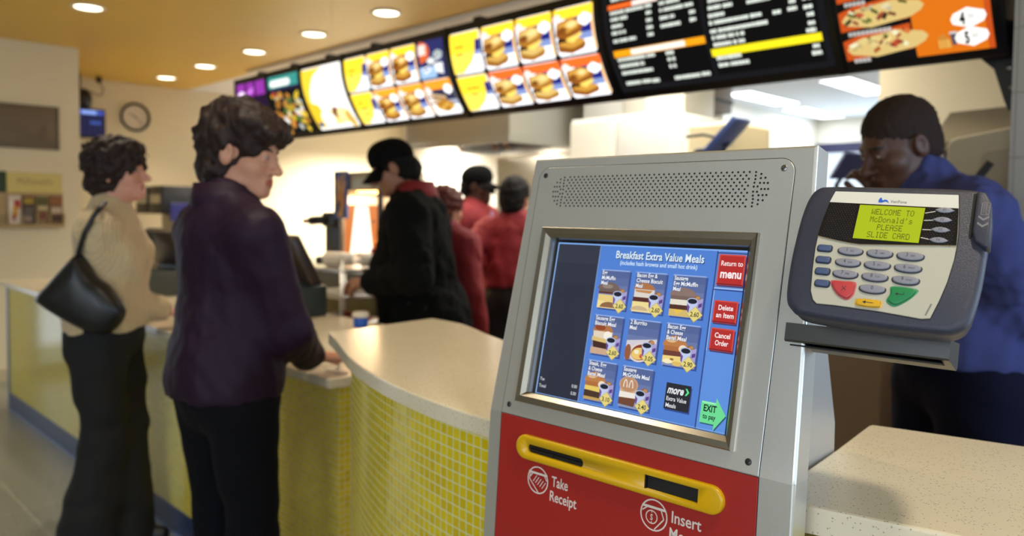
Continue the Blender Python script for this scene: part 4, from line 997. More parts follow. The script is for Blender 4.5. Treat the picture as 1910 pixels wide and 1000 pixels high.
# ------------------------------------------------------------------ far wall and left wall
wc = thing('wall_clock', 'round black-rimmed wall clock on the far cream wall', 'clock', (-8.9, 3.073, 2.40))
TC = frame((-8.9, 3.073, 2.40), (0, 1, 0), (0, 0, 1), (1, 0, 0))
MB().lathe([(.150, 0), (.156, .02), (.150, .036), (.138, .036), (.132, .016), (.132, .0)], mat('clock_rim', (6, 6, 7), .6, spec=.2), 40, TC).build('rim', wc)
b = MB(); b.poly(ell(0, 0, .133, .133, 36), .012, mat('clock_dial', (214, 200, 176), .35), TC)
for i in range(12): a = 2 * math.pi * i / 12; b.box(-.003, .003, .106, .122, .0122, .0126, M_black, TC @ RZ(a))
b.build('dial', wc)
b = MB(); b.box(-.004, .004, -.02, .075, .014, .016, M_black, TC @ RZ(R(58))); b.box(-.003, .003, -.02, .105, .016, .018, M_black, TC @ RZ(R(225))); b.lathe([(.008, .012), (.008, .02)], M_black, 12, TC); b.build('hands', wc)

tv = thing('order_monitor', 'small order monitor with a blue grid screen hung high beside the left wall corner', 'monitor', (-8.6, 2.50, 2.1))
b = MB(); b.box(-8.72, -8.655, 2.28, 2.70, 2.125, 2.425, M_black, ID, .01, 2); b.build('monitor_case', tv)
b = MB(); TT = frame((-8.652, 2.49, 2.275), (0, 1, 0), (0, 0, 1), (1, 0, 0))
b.poly(rect(-.195, .195, -.135, .135), .001, glow((26, 28, 66), .8), TT); b.poly(rect(-.19, .19, .085, .13), .002, glow((70, 90, 190), 1.0), TT); b.poly(rect(-.02, .12, .09, .125), .003, glow((150, 180, 250), 1.2), TT)
for i in range(7): b.poly(rect(-.17 + i * .055, -.166 + i * .055, -.13, .08), .002, glow((70, 76, 150), .7), TT)
for i in range(4): b.poly(rect(-.19, .19, -.10 + i * .05, -.097 + i * .05), .002, glow((60, 66, 140), .7), TT)
b.poly(rect(.06, .16, -.01, .02), .003, glow((70, 100, 190), .9), TT); b.build('monitor_screen', tv)
b = MB(); b.tube([(-8.69, 2.46, 2.42), (-8.69, 2.46, CZ)], .022, M_black, 10); b.lathe([(.05, 0), (.075, .02), (.085, .10), (.06, .17), (.03, .19)], M_black, 18, TR(-8.69, 2.50, 2.43)); b.build('ceiling_mount', tv)
b = MB(); b.lathe([(.03, 0), (.03, -.05), (.012, -.06)], mat('junction_brown', (60, 36, 20), .5), 12, TR(-8.72, 2.66, CZ)); b.build('ceiling_box', tv)
pts = [(-8.72, 2.66, 2.71), (-8.72, 2.70, 2.64), (-8.72, 2.69, 2.585), (-8.72, 2.64, 2.575), (-8.72, 2.58, 2.60), (-8.70, 2.53, 2.60), (-8.69, 2.50, 2.57)]
MB().tube(pts, .006, mat('cable_brown', (96, 66, 44), .5), 8).build('monitor_cable', tv)

TW = frame((-7.3, 0, 0), (0, 1, 0), (0, 0, 1), (1, 0, 0))            # left wall face: (y, z, out)
M_bronze = mat('bronze_relief', (112, 98, 78), .45, metal=.35, bump=.3, bscale=60)
pq = MB(); pq.box(1.10, 1.905, 1.892, 2.248, 0, .018, M_bronze, TW, .006, 2)
for a in (rect(1.10, 1.905, 2.236, 2.248), rect(1.10, 1.905, 1.892, 1.904), rect(1.893, 1.905, 1.892, 2.248), rect(1.10, 1.112, 1.892, 2.248)): pq.prism(a, .018, .026, M_bronze, TW)
pl_ = thing('wall_plaque', 'rectangular bronze relief plaque on the left wall above the leaflet rack', 'plaque', (-7.3, 1.5, 1.892))
pq.build('plate', pl_)
b = MB()
for (cy, cz, ry, rz, h) in [(1.55, 2.07, .055, .075, .014), (1.575, 2.06, .03, .05, .02), (1.54, 1.985, .09, .05, .012), (1.80, 2.00, .035, .05, .014), (1.80, 2.06, .022, .025, .012), (1.66, 2.03, .05, .03, .008), (1.73, 1.97, .06, .02, .008)]:
    for k in range(4): b.prism(ell(cy, cz, ry * (1 - .2 * k), rz * (1 - .2 * k), 18), .016, .018 + h * (k + 1) / 4, M_bronze, TW, .001, 1)
for i, (y0, y1, z) in enumerate([(1.63, 1.80, 2.17), (1.63, 1.84, 2.14), (1.64, 1.78, 2.11), (1.62, 1.86, 1.93)]): b.box(y0, y1, z - .006, z + .006, .017, .021, M_bronze, TW)
b.build('relief', pl_)
rk = thing('leaflet_rack', 'wall rack with a pale yellow header above a row of leaflets', 'leaflet rack', (-7.3, 1.7, 1.25))
M_pale = mat('header_yellow', (214, 196, 120), .6); M_rack = mat('rack_tan', (176, 150, 104), .5); M_green = mat('dark_green', (40, 62, 34), .6)
b = MB(); b.box(1.525, 1.925, 1.53, 1.695, 0, .014, M_pale, TW, .003, 1); b.text("McDonald's", 1.60, 1.60, .075, mat('header_ink', (150, 128, 84), .6), TW, .0146, xs=.72); b.build('header_panel', rk)
b = MB(); b.box(1.40, 1.93, 1.245, 1.53, 0, .010, M_rack, TW); b.box(1.40, 1.93, 1.245, 1.275, .010, .05, M_rack, TW, .004, 1)
for y in (1.40, 1.525, 1.624, 1.724, 1.824, 1.925): b.box(y - .004, y + .004, 1.275, 1.36, .010, .05, M_rack, TW)
b.build('pocket_tray', rk)
MB().box(1.55, 1.90, 1.30, 1.60, -.001, .002, M_rack, TW).build('mount_plate', rk)  # unseen plate added inside the rack's back as its stand-in wall support
b = MB(); b.box(1.40, 1.522, 1.53, 1.70, 0, .012, M_green, TW); b.build('side_panel', rk, label='dark green end panel')
def leaflet(y, label, base, patches):
    b = MB(); b.box(y - .043, y + .043, 1.276, 1.505, .014, .030, mat('paper_%d_%d_%d' % base, base, .5), TW, .002, 1)
    for (u0, u1, v0, v1, c) in patches: b.poly(rect(y - .043 + .086 * u0, y - .043 + .086 * u1, 1.276 + .229 * v0, 1.276 + .229 * v1), .0304 + .0001 * len(b.F) * .2, mat('print_%d_%d_%d' % c, c, .5), TW)
    tag(b.build('leaflet'), label, 'leaflet', 'leaflets in the wall rack')
leaflet(1.575, 'white leaflet with a red and yellow figure, first in the wall rack', (216, 206, 190), [(.45, .95, .55, .85, (176, 40, 40)), (.35, .75, .25, .65, (206, 150, 40)), (.3, .55, .12, .35, (150, 40, 36)), (.1, .35, .5, .8, (236, 226, 206))])
leaflet(1.674, 'dark leaflet with a yellow heading block, second in the wall rack', (66, 52, 40), [(.1, .9, .72, .92, (172, 146, 40)), (.05, .95, .92, 1, (110, 40, 40)), (.1, .9, .3, .6, (96, 84, 76)), (.1, .8, .08, .28, (150, 130, 116))])
leaflet(1.774, 'leaflet with an olive top and a pale middle, third in the wall rack', (140, 118, 80), [(0, 1, .66, .95, (92, 84, 36)), (.1, .9, .5, .64, (196, 178, 130)), (.2, .8, .15, .45, (120, 66, 40))])
leaflet(1.874, 'brown leaflet with a cream band, last in the wall rack by the corner', (120, 84, 48), [(0, 1, .7, .95, (150, 92, 44)), (.05, .95, .38, .6, (198, 176, 146)), (.1, .9, .1, .3, (64, 44, 34))])

# ------------------------------------------------------------------ drinks counter at the far end
M_cab = mat('counter_cabinet', (150, 140, 122), .5)
dc = thing('drinks_counter', 'low steel-topped counter along the far wall holding the coffee machines', 'counter', (-7.7, 3.1, 0))
MB().box(-8.5, -7.05, 2.72, 3.6, 0, .90, M_cab, ID, .004, 1).build('cabinet', dc); MB().box(-8.52, -7.02, 2.69, 3.62, .90, .93, M_steel2, ID, .004, 1).build('steel_top', dc)
M_cream2 = mat('cream_cup', (226, 206, 170), .5)
def brewer(x, y, label):
    t = thing('coffee_brewer', label, 'coffee machine', (x, y, .93))
    b = MB(); b.box(-.15, .15, -.20, .20, .93, .98, M_black, TR(x, y), .01); b.box(-.15, .15, .04, .20, .98, 1.40, M_steel2, TR(x, y), .008); b.box(-.16, .16, -.20, .21, 1.36, 1.62, M_dgrey, TR(x, y), .012); b.build('brewer_body', t)
    for z in (.985,): MB().lathe([(.055, 0), (.085, .03), (.09, .10), (.05, .15), (.055, .17)], mat('coffee_glass', (30, 20, 16), .08), 20, TR(x, y - .08, z)).build('glass_jug', t)
    MB().box(-.12, .12, -.205, -.198, 1.46, 1.54, M_steel, TR(x, y)).build('control_plate', t)
brewer(-7.76, 2.93, 'dark coffee brewer on the far drinks counter, nearer the left wall')
brewer(-7.385, 2.92, 'dark coffee brewer on the far drinks counter beside the steel cabinet')
sc_ = thing('steel_cabinet', 'brushed steel cabinet standing on the far drinks counter', 'cabinet', (-7.2, 3.3, .93))
MB().box(-7.36, -7.06, 3.18, 3.56, .93, 1.80, M_steel2, ID, .008).build('casing', sc_); MB().box(-7.062, -7.05, 3.20, 3.52, 1.0, 1.74, M_steel, ID, .004).build('cabinet_door', sc_); MB().tube([(-7.04, 3.24, 1.25), (-7.03, 3.24, 1.27), (-7.03, 3.24, 1.45), (-7.04, 3.24, 1.47)], .008, M_steel, 8).build('cabinet_handle', sc_)
bs = MB(); bs.box(-7.05, -7.03, 2.72, 3.08, 1.30, 1.46, mat('sign_blue', (36, 40, 120), .4), ID, .004, 1)
bs.tube([(-7.04, 2.9, .93), (-7.04, 2.9, 1.31)], .01, M_dgrey, 8)
for i in range(5): bs.box(-7.029, -7.0285, 2.84 + i * .035, 2.865 + i * .035, 1.365 + i * .008, 1.388 + i * .008, mat('sign_white', (200, 200, 220), .5))
tag(bs.build('counter_sign'), 'blue sign on a post at the far drinks counter', 'sign')
def cup_stack(x, y, z, n, r, label, m, grp='cup stacks on the far drinks counter'):
    b = MB()
    for i in range(n): b.lathe([(r * .7, 0), (r, .11), (r * 1.05, .112)], m, 18, TR(x, y, z + i * .016))
    tag(b.build('cup_stack'), label, 'cups', grp)
cup_stack(-6.95 - .2, 2.80, .93, 9, .045, 'short cream cup stack below the blue sign post', M_cream2); cup_stack(-7.12, 3.0, .93, 16, .048, 'tall cream cup stack beside the blue sign', M_cream2); cup_stack(-7.573, 2.79, .93, 12, .045, 'cream cup stack in front of the two brewers', M_cream2)

# ------------------------------------------------------------------ tills on the long counter
M_till = mat('till_body', (56, 62, 58), .45); M_tilld = mat('till_dark', (34, 33, 32), .4)
def register(x, y, rz, label, scr=None):
    T = TR(x, y) @ RZ(rz); t = thing('cash_register', label, 'cash register', (x, y, .9), rz)
    MB().box(-.22, .18, -.18, .16, .90, 1.05, M_till, T, .008).build('cash_drawer', t)
    b = MB(); b.box(-.10, .16, .02, .14, 1.05, 1.075, M_tilld, T, .004)
    Tm = T @ TR(.02, .10, 1.07) @ RX(R(28)); b.box(-.18, .18, -.04, .02, .0, .25, mat('till_screen_case', (62, 50, 42), .35), Tm, .012, 3); b.build('till_screen', t)
    b = MB(); b.box(-.165, .165, .0205, .0215, .02, .23, glow((40, 60, 90), .8), Tm); b.build('screen_glass', t)
    b = MB(); b.tube([(-.06, -.11, 1.05), (-.06, -.11, 1.10)], .022, M_tilld, 12, T)
    P = rrect(-.13, .05, 1.09, 1.285, .055, 6); Tf = T @ Matrix(((1, 0, 0, 0), (0, 0, -1, -.08), (0, 1, 0, 0), (0, 0, 0, 1)))
    b.prism(P, 0, .055, M_tilld, Tf, .012, 3, False); b.build('customer_display', t)
    b = MB()
    for k in range(3): b.box(-.055, -.005, -.1355, -.1365, 1.135 + k * .016, 1.142 + k * .016, glow((206, 196, 120), 1.2), T)
    if scr:
        for i, c in enumerate(scr): b.box(-.11 + i * .05, -.06 + i * .05, -.1355, -.136, 1.16, 1.26, glow(c, .8), T)
    b.build('display_digits', t)
register(-3.47, 1.86, 0, 'dark cash register on the counter between the dark-haired woman and the cashier')
register(-4.78, 1.80, R(8), 'cash register further down the counter between the two women', [(60, 90, 130), (150, 60, 60), (80, 110, 140)])
tub = thing('lidded_tub', 'small blue tub with a white lid on the counter by the cashier', 'tub', (-2.87, 1.93, .9))
MB().lathe([(.026, .90), (.031, .902), (.033, .945)], mat('tub_blue', (30, 92, 190), .35), 24, TR(-2.87, 1.93)).build('tub_body', tub)
MB().lathe([(.036, .945), (.037, .949), (.037, .963), (.033, .967)], mat('lid_white', (226, 216, 196), .4), 24, TR(-2.87, 1.93)).build('tub_lid', tub)
b = MB(); b.box(-.05, .05, -.012, .012, 0, .0015, mat('paper_white', (236, 230, 214), .6), TR(-2.13, 1.34, .9006)); b.add([(-.006, 0, .001), (.012, 0, .001), (.016, .004, .032), (-.002, .008, .030)], [(0, 1, 2, 3)], MATS['paper_white'], False, TR(-2.135, 1.345, .9006))
tag(b.build('paper_slip'), 'small curled white paper slip on the counter by the purple-shirted woman', 'paper')

# ------------------------------------------------------------------ serving shelf and hot drinks station behind the cashier
st = thing('serving_counter', 'low stainless serving counter behind the cash registers', 'counter', (-4.4, 2.95, 0))
MB().box(-5.6, -3.89, 2.72, 3.12, 0, 1.02, mat('dark_steel', (92, 90, 86), .4, metal=.8), ID, .004, 1).build('steel_base', st); MB().box(-5.62, -3.87, 2.68, 3.14, 1.02, 1.05, M_steel, ID, .004, 1).build('steel_top', st)
sh = thing('serving_shelf', 'open stainless shelf unit to the left of the cashier', 'shelf unit', (-3.75, 2.45, 0))
for z in (.78, .93, 1.075): MB().box(-4.04, -3.58, 2.28, 2.60, z, z + .018, M_steel, ID, .003, 1).build('shelf_board', sh)
for x in (-4.03, -3.59):
    for y in (2.29, 2.59): MB().tube([(x, y, 0), (x, y, 1.15)], .011, M_steel, 8).build('shelf_post', sh)
M_paperw = mat('cup_white', (240, 234, 222), .4)
def sleeve(x, y, z, L_, rz, label):
    b = MB(); T = TR(x, y, z) @ RZ(rz) @ RY(R(90)); pr = []
    n = int(L_ / .02)
    for i in range(n): pr += [(.039, i * .02), (.042, i * .02 + .004), (.040, i * .02 + .006)]
    pr += [(.034, n * .02 + .06), (.0005, n * .02 + .06)]
    b.lathe([(.0005, 0)] + pr, M_paperw, 24, T, True, False); tag(b.build('cup_sleeve'), label, 'cups', 'sleeves of white paper cups on the serving shelf')
sleeve(-3.86, 2.36, 1.137, .13, R(28), 'long sleeve of white paper cups lying on the shelf left of the cashier')
sleeve(-3.655, 2.469, 1.137, .05, R(28), 'short sleeve of white paper cups lying just left of the cashier')
def tray(x, y, z, m, label, rz=.2):
    b = MB(); T = TR(x, y, z) @ RZ(rz); b.box(-.11, .11, -.08, .08, 0, .012, m, T, .004); b.box(-.11, .11, -.08, -.074, .012, .03, m, T); b.box(-.11, .11, .074, .08, .012, .03, m, T); tag(b.build('food_box'), label, 'food box')
tray(-3.73, 2.40, .949, mat('box_white', (244, 238, 226), .5), 'white paper food tray on the middle shelf left of the cashier'); tray(-3.73, 2.42, .799, mat('box_red', (170, 66, 54), .5), 'red and white food tray on the lowest shelf left of the cashier')
# hot holding station with the fries poster
hs = thing('holding_station', 'steel hot holding station with a blue fries poster on its side', 'food station', (-4.15, 2.98, 1.05))
HX0, HX1, HY0, HY1 = -4.36, -3.90, 2.76, 3.10
MB().box(HX0, HX1, HY0, HY1, 1.05, 1.10, M_steel2, ID, .004).build('station_base', hs)
MB().box(HX0 - .005, HX1 + .005, HY0 - .005, HY1 + .005, 1.54, 1.655, mat('station_hood', (176, 164, 140), .4, metal=.5), ID, .008).build('station_hood', hs)
for (x, y) in ((HX0 + .01, HY0 + .01), (HX1 - .01, HY0 + .01), (HX0 + .01, HY1 - .01), (HX1 - .01, HY1 - .01)): MB().box(x - .012, x + .012, y - .012, y + .012, 1.10, 1.54, M_dgrey).build('station_post', hs)
MB().box(HX0, HX1, HY1 - .02, HY1, 1.10, 1.54, M_steel2).build('station_back', hs)
b = MB(); b.box(HX0 + .06, HX1 - .06, HY0 + .10, HY1 - .08, 1.525, 1.54, glow((255, 196, 110), 9)); b.build('heat_lamp', hs)
l = bpy.data.lights.new('heat_lamp_light', 'AREA'); l.energy = 14; l.color = (1, .66, .36); l.size = .3; lo = bpy.data.objects.new('heat_lamp_light', l); COL.objects.link(lo); lo.location = ((HX0 + HX1) / 2, (HY0 + HY1) / 2, 1.515)
b = MB(); b.box(HX0, HX0 + .012, HY0 + .03, HY1 - .03, 1.10, 1.54, M_steel2); Tl = frame((HX0 + .0125, 0, 0), (0, 1, 0), (0, 0, 1), (1, 0, 0)); b.poly(rect(2.80, 3.06, 1.13, 1.45), .001, glow((236, 130, 60), 1.0), Tl); b.poly([(2.84, 1.13), (3.02, 1.13), (2.98, 1.44), (2.88, 1.44)], .002, glow((255, 244, 222), 2.2), Tl); b.build('lit_panel', hs)  # added panel whose glow stands in for heat lamp light in the bay
pst = MB(); Tp = frame((HX0 - .02, HY0 - .012, 0), (1, 0, 0), (0, 0, 1), (0, -1, 0))
pst.box(0, .155, 1.36, 1.665, 0, .01, mat('poster_blue', (40, 66, 140), .4), Tp)
for i, (x0, z0, x1, z1) in enumerate([(.05, 1.47, .03, 1.62), (.065, 1.48, .07, 1.64), (.08, 1.48, .115, 1.65), (.085, 1.47, .13, 1.60), (.06, 1.46, .05, 1.60)]): pst.poly([(x0, z0), (x0 + .016, z0), (x1 + .016, z1), (x1, z1)], .0104 + i * .0003, mat('fry_gold', (214, 160, 80), .5), Tp)
pst.poly(ell(.078, 1.47, .05, .075, 18), .0125, mat('fry_gold2', (196, 128, 56), .5), Tp); pst.poly(ell(.06, 1.44, .022, .04, 14), .013, mat('fry_dark', (70, 50, 46), .5), Tp); pst.poly([(.05, 1.37), (.11, 1.37), (.105, 1.44), (.06, 1.44)], .0128, MATS['fry_gold'], Tp)
pst.build('fries_poster', hs)
def fries(x, y, z, label):
    b = MB(); T = TR(x, y, z); b.prism([(-.035, -.018), (.035, -.018), (.035, .018), (-.035, .018)], 0, .07, mat('carton_red', (176, 44, 34), .5), T)
    for i in range(12): b.box(-.004, .004, -.004, .004, .03, .10 + .03 * random.random(), MATS['fry_gold'], T @ TR(-.028 + .0055 * i, random.uniform(-.01, .01)) @ RY(random.uniform(-.2, .2)))
    tag(b.build('fries_carton'), label, 'fries', 'fries cartons in the holding station')
for i in range(3): fries(-4.05 + .05 * i - .12 * (i == 2), 2.84 + .09 * i, 1.102, ['front red fries carton under the heat lamp', 'middle red fries carton under the heat lamp', 'rear red fries carton under the heat lamp'][i])
dm = thing('drink_dispenser', 'black drink dispenser with a red-tipped nozzle in front of the holding station', 'drink machine', (-4.48, 2.80, 1.05))
b = MB(); b.box(-4.62, -4.38, 2.74, 3.0, 1.05, 1.10, M_black, ID, .01); b.box(-4.60, -4.40, 2.80, 2.98, 1.10, 1.36, M_black, ID, .02, 3); b.box(-4.58, -4.40, 2.76, 2.99, 1.30, 1.40, M_black, ID, .02, 3); b.build('machine_body', dm)
b = MB(); b.tube([(-4.50, 2.78, 1.35), (-4.56, 2.72, 1.345), (-4.60, 2.69, 1.34)], .03, M_black, 12); b.build('spout', dm)
MB().tube([(-4.60, 2.69, 1.34), (-4.635, 2.665, 1.338)], .016, mat('tip_red', (150, 30, 30), .4), 12).build('spout_tip', dm)

# ------------------------------------------------------------------ cooking line under the steel hood
hd = thing('extraction_hood', 'large stainless extraction hood over the grill line', 'hood', (-5.25, 5.1, 2.0))
b = MB(); zt = CZ - .02
XL_, X_, Y0_, Y1_ = -5.93, -4.54, 4.5, 5.75
b.box(XL_, X_, Y0_, Y0_ + .02, 2.0, zt, M_steel); b.box(X_ - .02, X_, Y0_ + .02, Y1_, 2.0, zt, M_steel); b.box(XL_, XL_ + .02, Y0_ + .02, Y1_, 2.0, zt, M_steel); b.box(XL_ + .02, X_ - .02, Y1_ - .02, Y1_, 2.0, zt, M_steel); b.build('hood_skirt', hd)
b = MB(); b.add([(XL_ + .02, Y0_ + .02, 2.08), (X_ - .02, Y0_ + .02, 2.08), (X_ - .02, Y1_ - .02, 2.20), (XL_ + .02, Y1_ - .02, 2.20)], [(0, 1, 2, 3)], mat('hood_inner', (176, 142, 104), .4, metal=.6))
for i in range(4): b.box(XL_ + .1 + i * .36, XL_ + .13 + i * .36, Y0_ + .05, Y1_ - .05, 2.10, 2.13, M_dgrey)
b.build('grease_filter', hd)
MB().box(XL_, X_ + .02, Y0_ - .02, Y0_, 1.985, 2.03, M_steel, ID, .004).build('front_rail', hd); MB().box(X_, X_ + .02, Y0_, Y1_, 1.985, 2.03, M_steel, ID, .004).build('end_rail', hd)
b = MB(); b.tube([(XL_ + .1, 4.8, 2.07), (-4.7, 4.8, 2.07)], .018, mat('copper_pipe', (130, 88, 54), .35, metal=.8), 8)
for x in (-4.9, -5.05, -5.5): b.tube([(x, 4.8, 2.07), (x, 4.8, 2.0), (x + .05, 4.8, 1.97)], .014, MATS['copper_pipe'], 8)
b.build('nozzle_pipe', hd)
for xh in (-5.6, -4.9): 
    l = bpy.data.lights.new('hood_lamp', 'AREA'); l.energy = 14; l.color = (1, .86, .66); l.size = .25; lo = bpy.data.objects.new('hood_lamp', l); COL.objects.link(lo); lo.location = (xh, 5.2, 2.06)  # fill lights without fixtures, added to brighten the underside of the hood
gl = thing('grill_line', 'stainless grill and work line under the extraction hood', 'grill', (-5.2, 5.0, 0))
MB().box(-5.9, -4.60, 4.85, 5.72, 0, .92, M_steel2, ID, .006).build('grill_base', gl); MB().box(-5.9, -4.60, 5.67, 5.74, .92, 1.97, M_steel, ID).build('splash_back', gl)
MB().box(-5.85, -4.65, 5.4, 5.67, 1.42, 1.45, M_steel, ID, .003, 1).build('overshelf', gl)
for i in range(2): MB().box(-5.8 + i * .58, -5.28 + i * .58, 4.9, 5.3, .92, 1.10 + .12 * i, [M_steel, M_dgrey][i], ID, .01).build('grill_plate', gl)
M_enam = mat('cream_enamel', (222, 216, 200), .4); M_enam2 = mat('grey_enamel', (206, 204, 196), .45)
fc = thing('tall_freezer', 'tall cream freezer cabinet behind the kiosk', 'freezer', (-3.42, 4.85, 0))
MB().box(-3.87, -2.985, 4.5, 5.2, 0, 2.115, M_enam2, ID, .012).build('casing', fc); MB().box(-3.86, -3.43, 4.478, 4.5, .1, 2.09, M_enam, ID, .008).build('cabinet_door', fc); MB().box(-3.42, -3.0, 4.478, 4.5, .1, 2.09, M_enam2, ID, .008).build('cabinet_door', fc)
for x in (-3.47, -3.38): MB().tube([(x, 4.46, 1.1), (x, 4.45, 1.12), (x, 4.45, 1.5), (x, 4.46, 1.52)], .01, M_steel, 8).build('cabinet_handle', fc)
bt = thing('ceiling_locker', 'cream storage locker rising to the kitchen ceiling behind the freezer', 'cabinet', (-3.9, 5.6, 0))
MB().box(-4.42, -3.50, 5.3, 5.95, 0, 2.62, M_enam, ID, .01).build('casing', bt); MB().box(-4.40, -3.97, 5.285, 5.3, 1.6, 2.58, M_enam2, ID, .006).build('locker_door', bt); MB().box(-3.95, -3.52, 5.285, 5.3, 1.6, 2.58, M_enam, ID, .006).build('locker_door', bt)
tag(MB().box(-3.22, -3.06, 4.55, 4.80, 2.115, 2.28, mat('carton_white', (236, 230, 214), .5), ID, .01).build('storage_box'), 'white box standing on top of the tall freezer', 'box')
ib = thing('ice_machine', 'cream ice machine standing behind the kitchen monitor', 'ice machine', (-2.56, 4.55, 0))
MB().box(-2.72, -2.40, 4.3, 4.8, 0, 1.98, mat('machine_cream', (226, 208, 166), .45), ID, .02, 3).build('casing', ib); MB().box(-2.71, -2.41, 4.285, 4.3, 1.1, 1.80, M_enam, ID, .01).build('front_flap', ib)
dk_ = thing('steel_duct', 'brown-grey duct box below the kitchen ceiling', 'duct', (-3.5, 6.0, 2.1)); MB().box(-4.12, -3.64, 5.97, 6.5, 2.33, CZ - .01, mat('duct_grey', (128, 112, 100), .5), ID, .01).build('duct_body', dk_); MB().box(-4.13, -3.63, 5.96, 6.51, 2.42, 2.45, M_dgrey).build('duct_flange', dk_)
# monitor on an arm just above the kiosk
km = thing('kitchen_monitor', 'kitchen monitor tilted on a black arm above the top of the kiosk', 'monitor', (-2.2, 3.55, 0))
Tk = frame((-1.985, 3.5, 1.80), Vector((.70, .05, .715)).normalized(), Vector((-.05, 1, 0)).normalized(), Vector((.715, 0.0, -.70)).normalized())
M_mon = mat('monitor_blue', (74, 92, 150), .35); b = MB(); b.box(-.115, .115, -.085, .085, -.018, .012, M_mon, Tk, .006); b.build('monitor_case', km)
MB().box(-.10, .10, -.072, .072, -.0205, -.0185, glow((70, 90, 130), .6), Tk).build('monitor_screen', km)
b = MB(); b.tube([(-2.0, 3.52, 1.78), (-2.07, 3.55, 1.745), (-2.2, 3.58, 1.74), (-2.24, 3.6, 1.70), (-2.24, 3.6, 0)], .022, M_black, 10); b.lathe([(.04, -.03), (.045, 0), (.04, .03)], M_black, 16, TR(-2.07, 3.55, 1.75) @ RX(R(90))); b.build('monitor_arm', km)  # lower pole down to the floor is unseen, added as support
MB().tube([(-2.22, 3.5, 1.815), (-2.12, 3.5, 1.82), (-2.04, 3.5, 1.80), (-2.0, 3.5, 1.76), (-1.995, 3.5, 1.70)], .008, M_black, 8).build('monitor_cable', km)
# kitchen ceiling lights
def troffer(x, y, rz, label, first=[None]):
    if first[0] is None:
        t = thing('ceiling_troffer', label, 'ceiling light', (0, 0, 0), 0, 'flat lit panels in the kitchen ceiling')
        MB().box(-.17, .17, -.63, .63, CZ - .012, CZ, mat('troffer_frame', (230, 230, 230), .5)).build('frame', t); MB().box(-.15, .15, -.60, .60, CZ - .016, CZ - .012, glow((244, 248, 255), 5.0)).build('diffuser', t)
        first[0] = t; t.location = (x, y, 0); t.rotation_euler.z = rz
    else: dup(first[0], (x, y, 0), rz, label)
    l = bpy.data.lights.new('troffer_light', 'AREA'); l.shape = 'RECTANGLE'; l.size = .3; l.size_y = 1.2; l.energy = TROF; l.color = (.95, .98, 1); o = bpy.data.objects.new('troffer_light', l); COL.objects.link(o); o.location = (x, y, CZ - .03); o.rotation_euler = (0, 0, rz)
troffer(-4.33, 8.45, 0, 'bright kitchen ceiling panel nearest the price list board'); troffer(-4.45, 10.1, 0, 'bright kitchen ceiling panel further back near the drive-through windows'); troffer(-3.2, 8.3, 0, 'bright kitchen ceiling panel above the head of the man in blue')
def lit(x, y, p, rx=.3, ry=1.2, c=(1, .965, .87)):
    l = bpy.data.lights.new('kitchen_light', 'AREA'); l.shape = 'RECTANGLE'; l.size = rx; l.size_y = ry; l.energy = p; l.color = c; l.spread = R(118 if x < -6 else 180); o = bpy.data.objects.new('kitchen_light', l); COL.objects.link(o); o.location = (x, y, CZ - .03)
for (x, y, f_) in [(-7.9, 5.7, 3.4), (-6.6, 4.3, .8), (-4.6, 4.1, .8), (-3.1, 4.1, .75), (-2.35, 4.45, .6)]: lit(x, y, KIT * f_)  # no fixtures; the last one is added to brighten the partition's left end
tag(MB().lathe([(.05, 0), (.05, -.03), (.03, -.05)], mat('sensor_brown', (140, 118, 104), .5), 14, TR(-2.95, 8.6, CZ)).build('ceiling_sensor'), 'small brown ceiling sensor in the white kitchen ceiling', 'sensor')

# ------------------------------------------------------------------ right-hand side behind the man in blue
bc = thing('brown_cabinet', 'low brown laminate cabinet behind the man in blue', 'cabinet', (-1.4, 3.5, 0)); MB().box(-2.0, -1.12, 3.22, 3.75, 0, 1.12, M_brown, ID, .004).build('carcass', bc); MB().box(-2.02, -1.11, 3.20, 3.77, 1.12, 1.15, M_steel2, ID, .003).build('cabinet_top', bc)
ps = thing('handheld_screen', 'small dark blue screen on a stalk in front of the man in blue', 'screen', (-1.36, 3.46, 1.15))
Ts = frame((-1.362, 3.460, 1.630), Vector((.72, .69, .05)).normalized(), Vector((.20, -.25, .95)).normalized(), Vector((.69, -.72, -.33)).normalized())
b = MB(); b.prism([(-.080, -.052), (.044, -.056), (.076, .050), (-.026, .064)], -.012, .012, mat('screen_navy', (36, 46, 92), .35), Ts, .004, 2); b.build('screen_case', ps)
MB().tube([(-1.385, 3.46, 1.60), (-1.42, 3.47, 1.55), (-1.43, 3.47, 1.15)], .010, M_black, 8).build('stalk', ps)  # unseen stem added to carry the screen, hidden behind the terminal
bd = thing('beverage_machine', 'beige rounded beverage machine standing by the grey tiled wall', 'drink machine', (-.55, 3.25, 0))
Tb_ = frame((0, 3.0, 0), (1, 0, 0), (0, 0, 1), (0, -1, 0)); M_bev = mat('beige_plastic', (186, 176, 154), .45)
b = MB(); b.prism([(-.845, 0), (-.2, 0), (-.2, 1.75), (-.62, 1.722), (-.815, 1.690), (-.835, 1.682), (-.845, 1.665)], -.5, 0, M_bev, Tb_, .008, 2); b.build('machine_body', bd)
b = MB(); b.prism([(-.775, 1.43), (-.2, 1.43), (-.2, 1.67), (-.60, 1.65), (-.72, 1.635), (-.735, 1.62)], 0, .006, mat('beige_plastic_dark', (168, 158, 138), .45), Tb_, .004, 2); b.box(-.745, -.72, 1.535, 1.60, .006, .010, M_dgrey, Tb_ @ TR(-.72, 1.56) @ RZ(R(-35)) @ TR(.72, -1.56)); b.build('front_panel', bd)
b = MB(); b.box(-.70, -.62, 1.40, 1.425, 0, .004, M_dgrey, Tb_); b.build('model_strip', bd)
sl = thing('sloped_hood', 'olive-grey sloped hood above the beige beverage machine', 'hood', (-.7, 3.9, 0))
